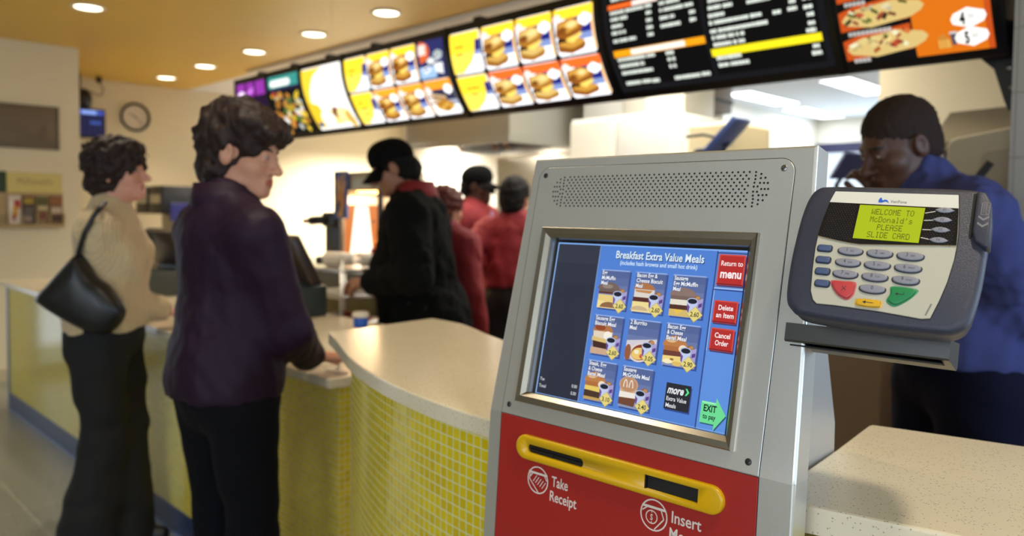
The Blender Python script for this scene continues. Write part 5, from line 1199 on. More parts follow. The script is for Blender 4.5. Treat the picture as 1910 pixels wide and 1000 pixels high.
b = MB(); vs = [(-1.085, 3.6, 1.725), (-.2, 3.6, 1.77), (-.2, 3.9, 1.92), (-1.09, 3.9, 1.885), (-1.085, 3.6, 1.69), (-.2, 3.6, 1.69), (-.2, 4.2, 1.69), (-1.09, 4.2, 1.69), (-.2, 4.2, 1.92), (-1.09, 4.2, 1.885)]
b.add(vs, [(0, 1, 2, 3), (4, 5, 1, 0), (3, 2, 8, 9), (7, 6, 5, 4), (9, 8, 6, 7), (0, 3, 9, 7, 4), (1, 5, 6, 8, 2)], mat('olive_metal', (128, 118, 96), .5, metal=.3)); b.build('hood_body', sl)
b = MB(); b.box(-1.05, -.25, 3.65, 4.15, 0, 1.69, M_steel2, ID, .01); b.build('machine_base', sl)
br = thing('black_bracket', 'black sloping bracket between the last menu board and the grey tiled wall', 'bracket', (-.67, 2.93, 1.76))
Tq = frame((0, 2.975, 0), (1, 0, 0), (0, 0, 1), (0, -1, 0)); MB().prism([(-.745, 1.95), (-.70, 1.905), (-.668, 1.80), (-.655, 1.765), (-.50, 1.765), (-.50, 2.06), (-.745, 2.06)], 0, .02, M_black, Tq, .003).build('bracket_arm', br)
for (x, z) in ((-.655, 1.905), (-.645, 1.84)): MB().lathe([(.010, .02), (.010, .024), (.004, .026)], M_screw, 12, Tq @ TR(x, z)).build('bolt', br)
# ------------------------------------------------------------------ figures: smooth bodies and clothes grown from rounded limbs
def _v(p): return np.array(p, dtype=np.float64)
class Field:
    """signed distance field sampled on a grid; limbs are blended in one after another"""
    def __init__(s): s.ops = []
    def rc(s, a, b, ra, rb, k=.02, sub=False, flat=None): s.ops.append(('rc', _v(a), _v(b), ra, rb, k, sub, flat)); return s
    def el(s, c, r, k=.02, M=None, sub=False): s.ops.append(('el', _v(c), _v(r), np.array(M.to_3x3()) if M is not None else np.eye(3), k, sub)); return s
    def cut(s, p, n, k=0.): n = _v(n); s.ops.append(('cut', _v(p), n / np.linalg.norm(n), k)); return s     # keeps the side n points away from
    def noise(s, amp, scale, seed=0, stretch=(1, 1, 1), power=1): s.ops.append(('noise', amp, scale, seed, stretch, power)); return s
    def bounds(s):
        lo, hi = np.full(3, 1e9), np.full(3, -1e9)
        for o in s.ops:
            if o[0] == 'rc' and not o[6]:
                r = max(o[3], o[4]) * (max(o[7]) if o[7] else 1) + .015
                for p in (o[1], o[2]): lo = np.minimum(lo, p - r); hi = np.maximum(hi, p + r)
            if o[0] == 'el' and not o[5]:
                r = max(o[2]) + .02; lo = np.minimum(lo, o[1] - r); hi = np.maximum(hi, o[1] + r)
            if o[0] == 'cut' and not o[3]:
                for ax in range(3):
                    if abs(o[2][ax]) > .999:
                        if o[2][ax] > 0: hi[ax] = min(hi[ax], o[1][ax] + .012)
                        else: lo[ax] = max(lo[ax], o[1][ax] - .012)
        return lo, hi
    def mesh(s, h):
        lo, hi = s.bounds(); n = np.ceil((hi - lo) / h).astype(int) + 3; lo = lo - h
        ax = [lo[i] + h * np.arange(n[i]) for i in range(3)]
        D = np.full(n, 1.0, dtype=np.float32)
        for o in s.ops:
            if o[0] in ('rc', 'el'):
                if o[0] == 'rc':
                    _, a, b, ra, rb, k, sub, flat = o; r = max(ra, rb) * (max(flat) if flat else 1); b0, b1 = np.minimum(a, b) - r, np.maximum(a, b) + r
                else:
                    _, c, rr, Mx, k, sub = o; b0, b1 = c - max(rr), c + max(rr)
                m = k + 3 * h
                i0 = np.clip(np.floor((b0 - m - lo) / h).astype(int), 0, n); i1 = np.clip(np.ceil((b1 + m - lo) / h).astype(int) + 1, 0, n)
                if np.any(i1 <= i0): continue
                sl = tuple(slice(i0[i], i1[i]) for i in range(3))
                X, Y, Z = np.meshgrid(ax[0][sl[0]], ax[1][sl[1]], ax[2][sl[2]], indexing='ij', sparse=True)
                if o[0] == 'rc':
                    f = flat or (1, 1, 1); d = (b - a) / f; L = max(d @ d, 1e-12)
                    px, py, pz = (X - a[0]) / f[0], (Y - a[1]) / f[1], (Z - a[2]) / f[2]
                    t = np.clip((px * d[0] + py * d[1] + pz * d[2]) / L, 0, 1)
                    dist = np.sqrt((px - t * d[0]) ** 2 + (py - t * d[1]) ** 2 + (pz - t * d[2]) ** 2) - (ra + (rb - ra) * t)
                    dist = dist * min(f)
                else:
                    px, py, pz = X - c[0], Y - c[1], Z - c[2]
                    q = [(Mx[0, i] * px + Mx[1, i] * py + Mx[2, i] * pz) / rr[i] for i in range(3)]
                    k0 = np.sqrt(q[0] ** 2 + q[1] ** 2 + q[2] ** 2) + 1e-9
                    k1 = np.sqrt((q[0] / rr[0]) ** 2 + (q[1] / rr[1]) ** 2 + (q[2] / rr[2]) ** 2) + 1e-9
                    dist = k0 * (k0 - 1) / k1
                g = D[sl]
                if sub:
                    hh = np.clip(.5 - .5 * (g + dist) / k, 0, 1); D[sl] = g + (-dist - g) * hh + k * hh * (1 - hh)
                else:
                    hh = np.clip(.5 + .5 * (g - dist) / k, 0, 1); D[sl] = g + (dist - g) * hh - k * hh * (1 - hh)
            elif o[0] == 'cut':
                X, Y, Z = np.meshgrid(*ax, indexing='ij', sparse=True)
                D = np.maximum(D, ((X - o[1][0]) * o[2][0] + (Y - o[1][1]) * o[2][1] + (Z - o[1][2]) * o[2][2]).astype(np.float32))
            elif o[0] == 'noise':
                _, amp, sc, seed, st, pw = o; rs = np.random.RandomState(seed); X, Y, Z = np.meshgrid(*ax, indexing='ij', sparse=True); acc = 0
                for j in range(7):
                    w = rs.normal(size=3); w = w / np.linalg.norm(w) * st * (2 * math.pi / sc) * rs.uniform(.6, 1.7)
                    w2 = rs.normal(size=3) * (2 * math.pi / sc) * .3
                    acc = acc + np.sin(X * w[0] + Y * w[1] + Z * w[2] + 6 * rs.rand() + 1.2 * np.sin(X * w2[0] + Y * w2[1] + Z * w2[2]))
                D = D + (amp * acc / 2.6).astype(np.float32)
        return surface_net(D, lo, h)
def surface_net(D, lo, h):
    S = D < 0; nx, ny, nz = D.shape
    c = np.zeros((nx - 1, ny - 1, nz - 1), np.int8)
    for dx in (0, 1):
        for dy in (0, 1):
            for dz in (0, 1): c += S[dx:nx - 1 + dx, dy:ny - 1 + dy, dz:nz - 1 + dz]
    ii = np.argwhere((c > 0) & (c < 8)); idx = -np.ones(c.shape, np.int64); idx[tuple(ii.T)] = np.arange(len(ii))
    P = np.zeros((len(ii), 3)); W = np.zeros(len(ii))
    cor = [(0, 0, 0), (1, 0, 0), (0, 1, 0), (1, 1, 0), (0, 0, 1), (1, 0, 1), (0, 1, 1), (1, 1, 1)]
    for a in range(8):
        for b in range(a + 1, 8):
            if sum(abs(cor[a][i] - cor[b][i]) for i in range(3)) != 1: continue
            A, B = np.array(cor[a]), np.array(cor[b]); da = D[tuple((ii + A).T)]; db = D[tuple((ii + B).T)]; m = (da < 0) != (db < 0)
            t = np.where(m, da / np.where(m, da - db, 1), 0); P[m] += (A + (B - A) * t[:, None])[m]; W[m] += 1
    V = lo + (ii + P / W[:, None]) * h
    F = []
    for ax in range(3):
        sl0 = [slice(1, -1)] * 3; sl0[ax] = slice(0, -1); sl1 = list(sl0); sl1[ax] = slice(1, None)
        s0, s1 = S[tuple(sl0)], S[tuple(sl1)]; e = np.argwhere(s0 != s1)
        if not len(e): continue
        off = np.ones(3, int); off[ax] = 0; e = e + off; u, v = (ax + 1) % 3, (ax + 2) % 3
        U, Vv = np.eye(3, dtype=int)[u], np.eye(3, dtype=int)[v]
        q = np.stack([idx[tuple((e - U - Vv).T)], idx[tuple((e - Vv).T)], idx[tuple(e.T)], idx[tuple((e - U).T)]], 1)
        fl = ~S[tuple(e.T)]; q[fl] = q[fl][:, ::-1]; q = q[(q >= 0).all(1)]; F.append(q)
    return V, np.concatenate(F)
def smooth_mesh(V, F, n=2, lam=.5):
    e = np.concatenate([F[:, [0, 1]], F[:, [1, 2]], F[:, [2, 3]], F[:, [3, 0]]]); e = np.concatenate([e, e[:, ::-1]])
    for _ in range(n):
        S_ = np.zeros_like(V); np.add.at(S_, e[:, 0], V[e[:, 1]]); C_ = np.bincount(e[:, 0], minlength=len(V))[:, None]; V = V + lam * (S_ / np.maximum(C_, 1) - V)
    return V
def link(name, V, F, mats, parent=None, pick=None, M=None):
    me = bpy.data.meshes.new(name); me.from_pydata(V.tolist(), [], F.tolist())
    for m in mats: me.materials.append(m)
    me.polygons.foreach_set('use_smooth', [True] * len(me.polygons))
    if pick is not None:
        c = V[F].mean(1); me.polygons.foreach_set('material_index', pick(c).astype(np.int32))
    me.update(); ob = bpy.data.objects.new(name, me); COL.objects.link(ob)
    if parent: ob.parent = parent
    return ob

class Figure:
    """local axes: x to the person's right, y forward, z up; root on the floor"""
    def __init__(s, loc, az, h=1.68, build=1.0, shoulder=.185, hip=.10, lean=0., twist=0., stance=.09, step=0., bust=0., belly=0.):
        s.loc, s.rz, s.k = Vector(loc), az - R(90), h / 1.70; k = s.k; s.b = build; s.bust = bust; s.belly = belly
        s.pelvis = _v((0, 0, .93)) * k
        s.chest = _v((0, .46 * math.sin(lean) * .9, .93 + .33 * math.cos(lean))) * k
        s.neck = _v((0, .62 * math.sin(lean), .93 + .50 * math.cos(lean))) * k
        s.Mw = Matrix.Translation(s.loc) @ RZ(s.rz)
        T = RZ(twist)
        s.sh = {1: s.chest + np.array(T @ Vector((shoulder * k, 0, .088 * k))), -1: s.chest + np.array(T @ Vector((-shoulder * k, 0, .088 * k)))}
        s.hip = {1: _v((hip, 0, .90)) * k, -1: _v((-hip, 0, .90)) * k}
        s.kn = {1: _v((stance + .01, .02 + step * .5, .49)) * k, -1: _v((-stance - .01, .02 - step * .5, .49)) * k}
        s.an = {1: _v((stance, -.03 + step, .085)) * k, -1: _v((-stance, -.03 - step, .085)) * k}
        s.arm, s.hand = {}, {}
        s.twist = twist
    def local(s, p): return np.array(s.Mw.inverted() @ Vector(p))
    def ldir(s, d): return np.array(s.Mw.inverted().to_3x3() @ Vector(d))
    def set_arm(s, side, wrist, hint=(0, -.4, -.6), hdir=None, palm=None, curl=.4, world=True, spread=1.0):
        k = s.k; w = s.local(wrist) if world else _v(wrist); a = s.sh[side]; L1, L2 = .285 * k, .255 * k
        d = w - a; L = np.linalg.norm(d)
        if L > (L1 + L2) * .995: w = a + d / L * (L1 + L2) * .995; d = w - a; L = np.linalg.norm(d)
        u = d / L; x = (L1 ** 2 - L2 ** 2 + L ** 2) / (2 * L); y = math.sqrt(max(0, L1 ** 2 - x ** 2)); hnt = _v(hint); hnt = hnt - u * (hnt @ u); hnt /= np.linalg.norm(hnt)
        el = a + u * x + hnt * y; s.arm[side] = (a, el, w)
        hd = s.ldir(hdir) if hdir is not None else (w - el); hd = hd / np.linalg.norm(hd); pn = s.ldir(palm) if palm is not None else _v((0, 0, -1)); pn = pn - hd * (pn @ hd); pn /= np.linalg.norm(pn)
        s.hand[side] = (w, hd, pn, curl, spread)
    def rest_arm(s, side, out=.03, fwd=.02): s.set_arm(side, s.sh[side] + _v((side * (.05 + out), fwd, -.515)) * s.k, (side * .2, -.6, 0), None, None, .55, False); w, hd, pn, c, sp = s.hand[side]; s.hand[side] = (w, _v((0, .12, -1)) / math.hypot(.12, 1), _v((-side, 0, 0.)), .5, 1.)
    def limbs(s, f, t=0., part='all', k=.03):
        q, b = s.k, s.b
        if part in ('all', 'torso'):
            pe, ch, ne = s.pelvis, s.chest, s.neck; X = _v((1, 0, 0)); mid = pe * .45 + ch * .55
            f.el(pe + _v((0, -.012, .0)) * q, ((.165 * b + t), (.118 * b + t), (.125 + t)), k)
            f.el(mid + _v((0, .005 + s.belly * .5, -.03)) * q, ((.138 * b + t), (.100 * b + t + s.belly), (.17 + t)), .06)
            f.el(ch + _v((0, .0, .0)) * q, ((.165 * b + t), (.112 * b + t), (.19 + t)), .06, RZ(s.twist))
            f.rc(s.sh[1] + _v((-.03, -.005, .01)) * q, s.sh[-1] + _v((.03, -.005, .01)) * q, .054 * q * b ** .5 + t, .054 * q * b ** .5 + t, .06)
            f.rc(ch + _v((0, -.01, .10)) * q, ne + _v((0, -.005, .0)) * q, .085 * q + t, .062 * q + t, .05)
            if s.bust:
                for sd in (1, -1): f.el(ch + np.array(RZ(s.twist) @ Vector((sd * .075, .075, -.01))) * q, (.066 * q + t, s.bust + t, .068 * q + t), .04)
        if part in ('all', 'arms'):
            for sd, (a, e, w) in s.arm.items():
                f.rc(a, a * .5 + e * .5, .056 * q * b ** .5 + t, .047 * q * b ** .5 + t, .04); f.rc(a * .5 + e * .5, e, .047 * q * b ** .5 + t, .040 * q * b ** .4 + t, .02)
                f.rc(e, e * .6 + w * .4, .041 * q + t, .040 * q + t, .02); f.rc(e * .6 + w * .4, w, .040 * q + t, .027 * q + t, .02)
        if part in ('all', 'legs'):
            for sd in (1, -1):
                f.rc(s.hip[sd] + _v((0, 0, -.01)), s.kn[sd], .088 * q * b ** .6 + t, .056 * q + t, .04); f.rc(s.kn[sd], s.kn[sd] * .65 + s.an[sd] * .35 + _v((0, -.015, 0)) * q, .055 * q + t, .054 * q + t, .02); f.rc(s.kn[sd] * .65 + s.an[sd] * .35 + _v((0, -.015, 0)) * q, s.an[sd], .052 * q + t, .036 * q + t, .02)
                f.rc(s.an[sd] + _v((0, .0, -.03)) * q, s.an[sd] + _v((0, .13, -.055)) * q, .036 * q, .028 * q, .02); f.rc(s.an[sd], s.an[sd] + _v((0, -.03, -.05)) * q, .034 * q, .032 * q, .02)
        return f
    def hands(s, f):
        q = s.k
        for sd, (w, d, n, curl, spread) in s.hand.items():
            lat = np.cross(d, n) * (1 if sd > 0 else -1)           # towards the thumb
            lat = -lat if False else lat
            pc = w + d * .05 * q
            for o in (-.024, -.009, .008, .022): f.rc(w + d * .012 * q + lat * o * .6 * q, w + d * .088 * q + lat * o * q, .0145 * q, .0125 * q, .012)
            for i, (o, L) in enumerate([(.027, .072), (.0095, .080), (-.0085, .075), (-.026, .060)]):
                p = w + d * (.088 - abs(o) * .18) * q + lat * o * q; an = .12; r0 = .0098 * q
                for j, (fr, add) in enumerate([(.44, curl * .9), (.32, curl * .9), (.24, curl * .6)]):
                    an += add; dd = d * math.cos(an) + n * math.sin(an) + lat * (o * 3.2 * spread if j == 0 else o * .8 * spread); dd = dd / np.linalg.norm(dd); p2 = p + dd * L * fr * q
                    f.rc(p, p2, r0, r0 * .88, .006 if j == 0 else .003); p = p2; r0 *= .88
            p = w + d * .025 * q + lat * .024 * q; t1 = d * .68 + lat * .66 + n * .30; t1 /= np.linalg.norm(t1); p2 = p + t1 * .040 * q; t2 = d * .90 + lat * .25 + n * .35; t2 /= np.linalg.norm(t2); p3 = p2 + t2 * .030 * q; p4 = p3 + t2 * .022 * q
            f.rc(p, p2, .0155 * q, .0125 * q, .012); f.rc(p2, p3, .012 * q, .0105 * q, .004); f.rc(p3, p4, .0105 * q, .009 * q, .004)
        return f
    def set_head(s, yaw=0., pitch=0., roll=0., fwd=.02, up=.105):
        s.hM = Matrix.Translation(s.neck + _v((0, fwd, up + .02)) * s.k) @ RZ(yaw) @ RX(pitch) @ RY(roll) @ Matrix.Scale(s.k, 4)
    def H(s, p): return np.array(s.hM @ Vector(p))
    def head(s, f, jaw=1.0, nose=1.0):
        q = s.k; H = s.H; Mr = s.hM.to_3x3().normalized().to_4x4()
        E = lambda c, r, k=.02, sub=False, M=None: f.el(H(c), _v(r) * q, k * q, Mr @ M if M else Mr, sub); C = lambda a, b, ra, rb, k=.012, sub=False: f.rc(H(a), H(b), ra * q, rb * q, k * q, sub)
        f.rc(s.neck + _v((0, -.012, -.03)) * q, H((0, -.028, -.075)), .060 * q * (.9 + .1 * s.b), .056 * q * (.9 + .1 * s.b), .03)
        E((0, -.012, .042), (.075, .096, .083)); E((0, .022, -.030), (.063, .070, .086), .03); E((0, .030, -.076), (.050 * jaw, .054, .040), .03); C((-.012, .074, -.099), (.012, .074, -.099), .017, .017, .02)
        C((-.034, .076, .020), (.034, .076, .020), .014, .014, .012); E((.043, .052, -.030), (.028, .030, .028), .02); E((-.043, .052, -.030), (.028, .030, .028), .02)
        for sd in (1, -1):
            E((sd * .033, .100, .000), (.018, .017, .013), .012, True); E((sd * .032, .077, -.001), (.0150, .0150, .0130), .004)
            E((sd * .078, -.010, -.010), (.010, .020, .033), .010, False, RY(sd * .2) @ RX(-.15)); E((sd * .088, -.006, -.008), (.006, .011, .018), .006, True)
        C((0, .086, .008), (0, .108 + .006 * nose, -.034), .0085, .0125, .010); E((0, .111 + .006 * nose, -.036), (.0125, .011, .0105), .008)
        for sd in (1, -1): E((sd * .0125, .100, -.039), (.0085, .010, .0080), .006)
        C((-.020, .086, -.0655), (.020, .086, -.0655), .0075, .0075, .007); C((0, .0905, -.0645), (0, .0905, -.0645), .0085, .0085, .007); C((-.016, .086, -.0775), (.016, .086, -.0775), .0082, .0082, .007); E((0, .1015, -.0712), (.024, .006, .0014), .002, True)
        return f
    def skin_pick(s):
        Mi = np.array(s.hM.inverted())
        def pick(c):
            L = c @ Mi[:3, :3].T + Mi[:3, 3]; x, y, z = L[:, 0], L[:, 1], L[:, 2]; o = np.zeros(len(c))
            o[(y > .080) & (np.abs(x) < .025) & (z > -.083) & (z < -.058) & ((np.abs(x) / .025) ** 2 + ((z + .0705) / .0125) ** 2 < 1)] = 1
            for sd in (1, -1):
                ex, ez = x - sd * .032, z + .001
                o[(y > .082) & ((ex / .0125) ** 2 + (ez / .0036) ** 2 < 1)] = 2
                o[(y > .082) & (ex ** 2 + ez ** 2 < .0048 ** 2)] = 3
                o[(y > .07) & (np.abs(ex) < .019) & (np.abs(z - .0215 + 6 * (np.abs(ex) - .004) ** 2 * 3) < .0036)] = 4
            return o
        return pick
    def skin_mats(s, rgb, brow, lips=None):
        l = lips or (int(rgb[0] * .86), int(rgb[1] * .60), int(rgb[2] * .62))
        return [mat('skin_%d_%d_%d' % rgb, rgb, .5, spec=.35, sss=.08, bump=.05, bscale=500), mat('lips_%d_%d_%d' % l, l, .4), mat('eye_white', (150, 142, 134), .4), mat('eye_iris', (36, 24, 18), .15), mat('brow_%d_%d_%d' % brow, brow, .8)]
    def body(s, label, cat, rgb, brow, h=.0048, jaw=1., nose=1.):
        f = Field(); s.limbs(f); s.head(f, jaw, nose); s.hands(f); V, F = f.mesh(h); V = smooth_mesh(V, F, 1, .4)
        o = link('person', V, F, s.skin_mats(rgb, brow), None, s.skin_pick()); o.matrix_basis = s.Mw; s.o = o; o['label'] = label; o['category'] = cat; return o
    def part(s, name, f, mats, h=.006, sm=1, pick=None, label=None):
        V, F = f.mesh(h); V = smooth_mesh(V, F, sm, .5) if sm else V
        o = link(name, V, F, mats if isinstance(mats, list) else [mats], s.o, pick)
        if label: o['label'] = label
        return o
    def shirt(s, t=.012, hem=.80, wrinkle=.004, flare=.0, k=.04):
        f = Field(); q = s.k; s.limbs(f, t, 'torso', k)
        f.el(_v((0, -.012, hem + .06)), ((.160 * s.b + t + flare), (.118 * s.b + t + flare + s.belly * .6), .26), .06)
        f.cut((0, 0, hem), (0, 0, -1), 1)
        for sd, (a, e, w) in s.arm.items():
            w2 = w + (e - w) / np.linalg.norm(e - w) * .012
            f.rc(a, e, .062 * q * s.b ** .5 + t, .050 * q * s.b ** .4 + t, .026); f.rc(e, w2, .050 * q + t, .034 * q + t * .9, .025)
        if wrinkle: f.noise(wrinkle, .11, int(s.loc.x * 100) % 97, (1, 1, .55)); f.noise(wrinkle * .4, .045, 3, (1, 1, .6))
        return f
    def trousers(s, t=.012, top=1.0, flare=.0, wrinkle=.004, length=.03):
        f = Field(); q, b = s.k, s.b; pe = s.pelvis
        f.el(pe + _v((0, -.018, -.01)), (.168 * b + t, .122 * b + t, .15), .03); f.el(pe + _v((0, 0, .06)), (.145 * b + t, .105 * b + t, .12), .05)
        for sd in (1, -1):
            f.rc(s.hip[sd] + _v((0, -.01, -.02)), s.kn[sd], .094 * q * b ** .6 + t, .062 * q + t, .04); f.rc(s.kn[sd], s.an[sd] + _v((0, .01, -.03)), .062 * q + t, .052 * q + t + flare, .03)
        if wrinkle: f.noise(wrinkle, .12, 11, (1, 1, .5))
        f.cut((0, 0, top), (0, 0, 1)); f.cut((0, 0, length), (0, 0, -1)); return f
    def shoes(s, m, heel=.0):
        for sd in (1, -1):
            f = Field(); q = s.k; a = s.an[sd]
            f.rc(a + _v((0, -.035, -.035)), a + _v((0, .06, -.050)), .042, .040, .02); f.rc(a + _v((0, .06, -.050)), a + _v((0, .165, -.060)), .042, .030, .02); f.rc(a + _v((0, -.02, .0)), a + _v((0, -.03, -.04)), .042, .042, .02)
            f.cut((0, 0, .002), (0, 0, -1)); f.cut((0, 0, a[2] + .02), (0, 0, 1)); s.part('shoe', f, m, .006)
    def collar(s, m, r=.068, hgt=.035, t=.008, drop=.0, fall=1.30):
        """stand-and-fall collar: an open band around the neck"""
        q = s.k; c = s.neck + _v((0, -.012, .0)); b = MB(); vs = []; fs = []; n = 36
        for i in range(n + 1):
            a = R(90 + 12 + (336) * i / n); x, y = math.cos(a), math.sin(a)
            fr = max(0, math.sin(a)) ; dz = -.045 * fr ** 2
            ring_ = [(r * 1.00, -.012 + dz), (r * .93, hgt + dz), (r * .99, hgt + .006 + dz), (r * fall, -.010 + dz - drop * fr), (r * (fall - .06), -.016 + dz - drop * fr)]
            for (rr, z) in ring_: vs.append((c[0] + rr * q * x, c[1] + rr * q * y * .95, c[2] + z * q))
        for i in range(n):
            for j in range(5): fs.append((i * 5 + j, i * 5 + (j + 1) % 5, (i + 1) * 5 + (j + 1) % 5, (i + 1) * 5 + j))
        fs += [(0, 1, 2, 3, 4), tuple(n * 5 + j for j in (4, 3, 2, 1, 0))]
        b.add([s.Mw @ Vector(v) for v in vs], fs, m, True); return b.build('collar', s.o)
    def hair_field(s, vol=.014, face=(.0, .092, -.035), fr=(.068, .072, .088), nape=-.06, noise=.006, ns=.035, extra=(), ear=True, seed=1, under_cap=False):
        f = Field(); q = s.k; H = s.H; Mr = s.hM.to_3x3().normalized().to_4x4()
        f.el(H((0, -.016, .044)), _v((.077 + vol, .098 + vol, .086 + vol)) * q, .02, Mr); f.el(H((0, -.050, nape + .03)), _v((.062 + vol * .6, .060 + vol, .060)) * q, .03, Mr)
        for (c, r) in extra: f.el(H(c), _v(r) * q, .025, Mr)
        f.el(H(face), _v(fr) * q, .010, Mr, True)
        if ear:
            for sd in (1, -1): f.el(H((sd * .088, .004, -.016)), _v((.024, .024, .034)) * q, .008, Mr, True)
        f.noise(noise, ns, seed); f.noise(noise * .5, ns * .45, seed + 5)
        z = H((0, -.05, nape - .025)); f.cut(z, s.hM.to_3x3() @ Vector((0, .15, -1)))
        if under_cap: f.cut(H((0, 0, .036)), s.hM.to_3x3() @ Vector((0, -.18, 1)))
        return f
    def cap(s, m, brim_m, band=-.0, tilt=.12, emblem=None, hide=.010):
        q = s.k; H = s.H; f = Field(); Mr = s.hM.to_3x3().normalized().to_4x4()
        f.el(H((0, -.010, .048)), _v((.084 + hide * .4, .106, .093)) * q, .01, Mr); f.el(H((0, .03, .070)), _v((.072, .070, .070)) * q, .02, Mr)
        f.cut(H((0, .09, .030)), s.hM.to_3x3() @ Vector((0, .18, -1))); o = s.part('cap', f, m, .0045)
        b = MB(); vs, fs = [], []; n = 16; th = .0035
        for i in range(n + 1):
            a = R(20 + 140 * i / n); cx, cy = math.cos(a), math.sin(a)
            for (rr, e) in ((.0, 0), (.55, 0), (1, 0), (1, 1), (.55, 1), (0, 1)):
                x = cx * (.082 + .004 * rr); y = .092 * cy - .005 + rr * .078 * max(0, cy) ** .7; z = .030 - tilt * rr * .28 - .016 * (cx ** 2) * (1 + rr) + (th if e == 0 else 0)
                vs.append(s.Mw @ Vector(H((x, y, z))))
        for i in range(n):
            for j in range(6): fs.append((i * 6 + j, i * 6 + (j + 1) % 6, (i + 1) * 6 + (j + 1) % 6, (i + 1) * 6 + j))
        fs += [tuple(range(6)), tuple(n * 6 + j for j in range(5, -1, -1))]
        b.add(vs, fs, brim_m, True); b.build('cap_brim', s.o); return o
# ------------------------------------------------------------------ the people
M_hairdk = mat('hair_dark_brown', (36, 21, 17), .62, bump=.6, bscale=90, spec=.3)
M_hairblk = mat('hair_black', (15, 12, 12), .75, bump=.5, bscale=200, spec=.2)
M_hairred = mat('hair_auburn', (88, 34, 24), .6, bump=.6, bscale=90, spec=.3)
M_capb = mat('cap_black', (8, 8, 9), .9, spec=.12, bump=.2, bscale=700)
M_shoe = mat('shoe_black', (16, 15, 15), .4)
M_btrou = mat('trouser_black', (17, 16, 18), .85, bump=.25, bscale=900)
M_sat = mat('purple_satin', (32, 13, 34), .6, spec=.2)
M_jean = mat('dark_navy_trouser', (10, 10, 16), .9, spec=.15, bump=.25, bscale=900)
M_fleece = mat('black_fleece', (12, 13, 13), .95, bump=.4, bscale=700, spec=.15)
M_redshirt = mat('red_shirt', (124, 20, 30), .8, bump=.15, bscale=700)
M_blueshirt = mat('blue_shirt', (56, 61, 108), .9, spec=.2, bump=.15, bscale=700)
M_navy = mat('navy_trouser', (10, 12, 34), .9, spec=.15, bump=.2, bscale=900)
def knit_mat():
    m, nt, b, L, N = node_mat('beige_rib_knit'); b.inputs['Base Color'].default_value = lin((204, 178, 136)); b.inputs['Roughness'].default_value = .9; b.inputs['Sheen Weight'].default_value = .3
    tc = N('ShaderNodeTexCoord'); w = N('ShaderNodeTexWave'); w.wave_type = 'BANDS'; w.bands_direction = 'X'; w.inputs['Scale'].default_value = 26; w.inputs['Distortion'].default_value = .6
    w2 = N('ShaderNodeTexWave'); w2.wave_type = 'BANDS'; w2.bands_direction = 'Y'; w2.inputs['Scale'].default_value = 26; w2.inputs['Distortion'].default_value = .6
    ad = N('ShaderNodeMath'); ad.operation = 'ADD'; L(tc.outputs['Object'], w.inputs['Vector']); L(tc.outputs['Object'], w2.inputs['Vector']); L(w.outputs['Fac'], ad.inputs[0]); L(w2.outputs['Fac'], ad.inputs[1])
    bp = N('ShaderNodeBump'); bp.inputs['Strength'].default_value = .55; bp.inputs['Distance'].default_value = .004; L(ad.outputs[0], bp.inputs['Height']); L(bp.outputs['Normal'], b.inputs['Normal']); return m
M_knit = knit_mat()

# --- woman in the purple blouse
P = Figure((-2.106, .975, 0), R(91), 1.70, .96, .172, .10, lean=-.01, bust=.05)
P.set_arm(1, (-2.112, 1.238, .965), (.75, -.55, -.35), (.35, .9, -.09), (0, 0, -1), .05)
P.set_arm(-1, (-2.24, 1.215, .985), (-.7, -.5, -.4), (.1, .9, -.12), (0, 0, -1), .15)
P.set_head(R(-52), R(-9), R(-2), .050, .125)
P.body('woman in a dark purple blouse looking right with one hand on the counter', 'person', (196, 140, 112), (40, 26, 20), .0045, nose=.35)
f = P.shirt(.017, .90, .003, .016); P.part('blouse', f, M_sat, .0065, 2)
f = Field(); a, e, w = P.arm[1]; d = (w - e) / np.linalg.norm(w - e); f.rc(w - d * .055, w - d * .012, .043, .040, .01); f.noise(.002, .04, 4); P.part('cuff', f, M_sat, .004)
f = Field(); a, e, w = P.arm[-1]; d = (w - e) / np.linalg.norm(w - e); f.rc(w - d * .055, w - d * .012, .043, .040, .01); P.part('cuff', f, M_sat, .005)
P.collar(M_sat, .080, .054, drop=.02, fall=1.14)
f = P.trousers(.006, .955, .03, .004); P.part('trousers', f, M_jean, .008, 2); P.shoes(M_shoe)
f = P.hair_field(.020, (.0, .105, -.040), (.070, .070, .080), -.085, .0042, .060, [((.055, .030, .085), (.055, .06, .045)), ((-.05, .035, .085), (.055, .055, .045)), ((0, .070, .086), (.060, .042, .034)), ((0, -.085, .05), (.075, .05, .08)), ((0, -.02, .115), (.075, .085, .04)), ((.045, .090, .066), (.035, .025, .022)), ((-.03, .095, .07), (.04, .022, .022))], True, 3)
P.part('hair', f, M_hairdk, .0045, 1)

# --- woman in the beige jumper
B = Figure((-3.415, 1.065, 0), R(55), 1.67, 1.0, .172, .095, lean=.03, bust=.055, step=-.05, stance=.055)
B.set_arm(1, (-3.385, 1.275, .982), (.35, -.75, -.5), (.42, .72, -.26), (0, -.1, -1), .10)
B.set_arm(-1, (-3.70, 1.25, .97), (-.2, -1, -.4), (.3, .9, -.2), (0, 0, -1), .2)
B.set_head(R(-6), R(6), 0, .030, .138)
B.body('woman in a beige ribbed jumper with a black shoulder bag at the counter', 'person', (206, 148, 124), (50, 34, 26), .0048)
f = B.shirt(.020, .925, .004, .006); B.part('jumper', f, M_knit, .0065, 2)
f = Field(); c = B.neck; f.rc(c + _v((-.02, -.012, -.012)), c + _v((.02, -.012, -.012)), .072, .072, .02); f.cut(c + _v((0, 0, .022)), (0, .25, 1)); B.part('neckband', f, M_knit, .005)
f = B.trousers(.020, .985, .058, .005, .012); B.part('trousers', f, M_btrou, .008, 2); B.shoes(M_shoe)
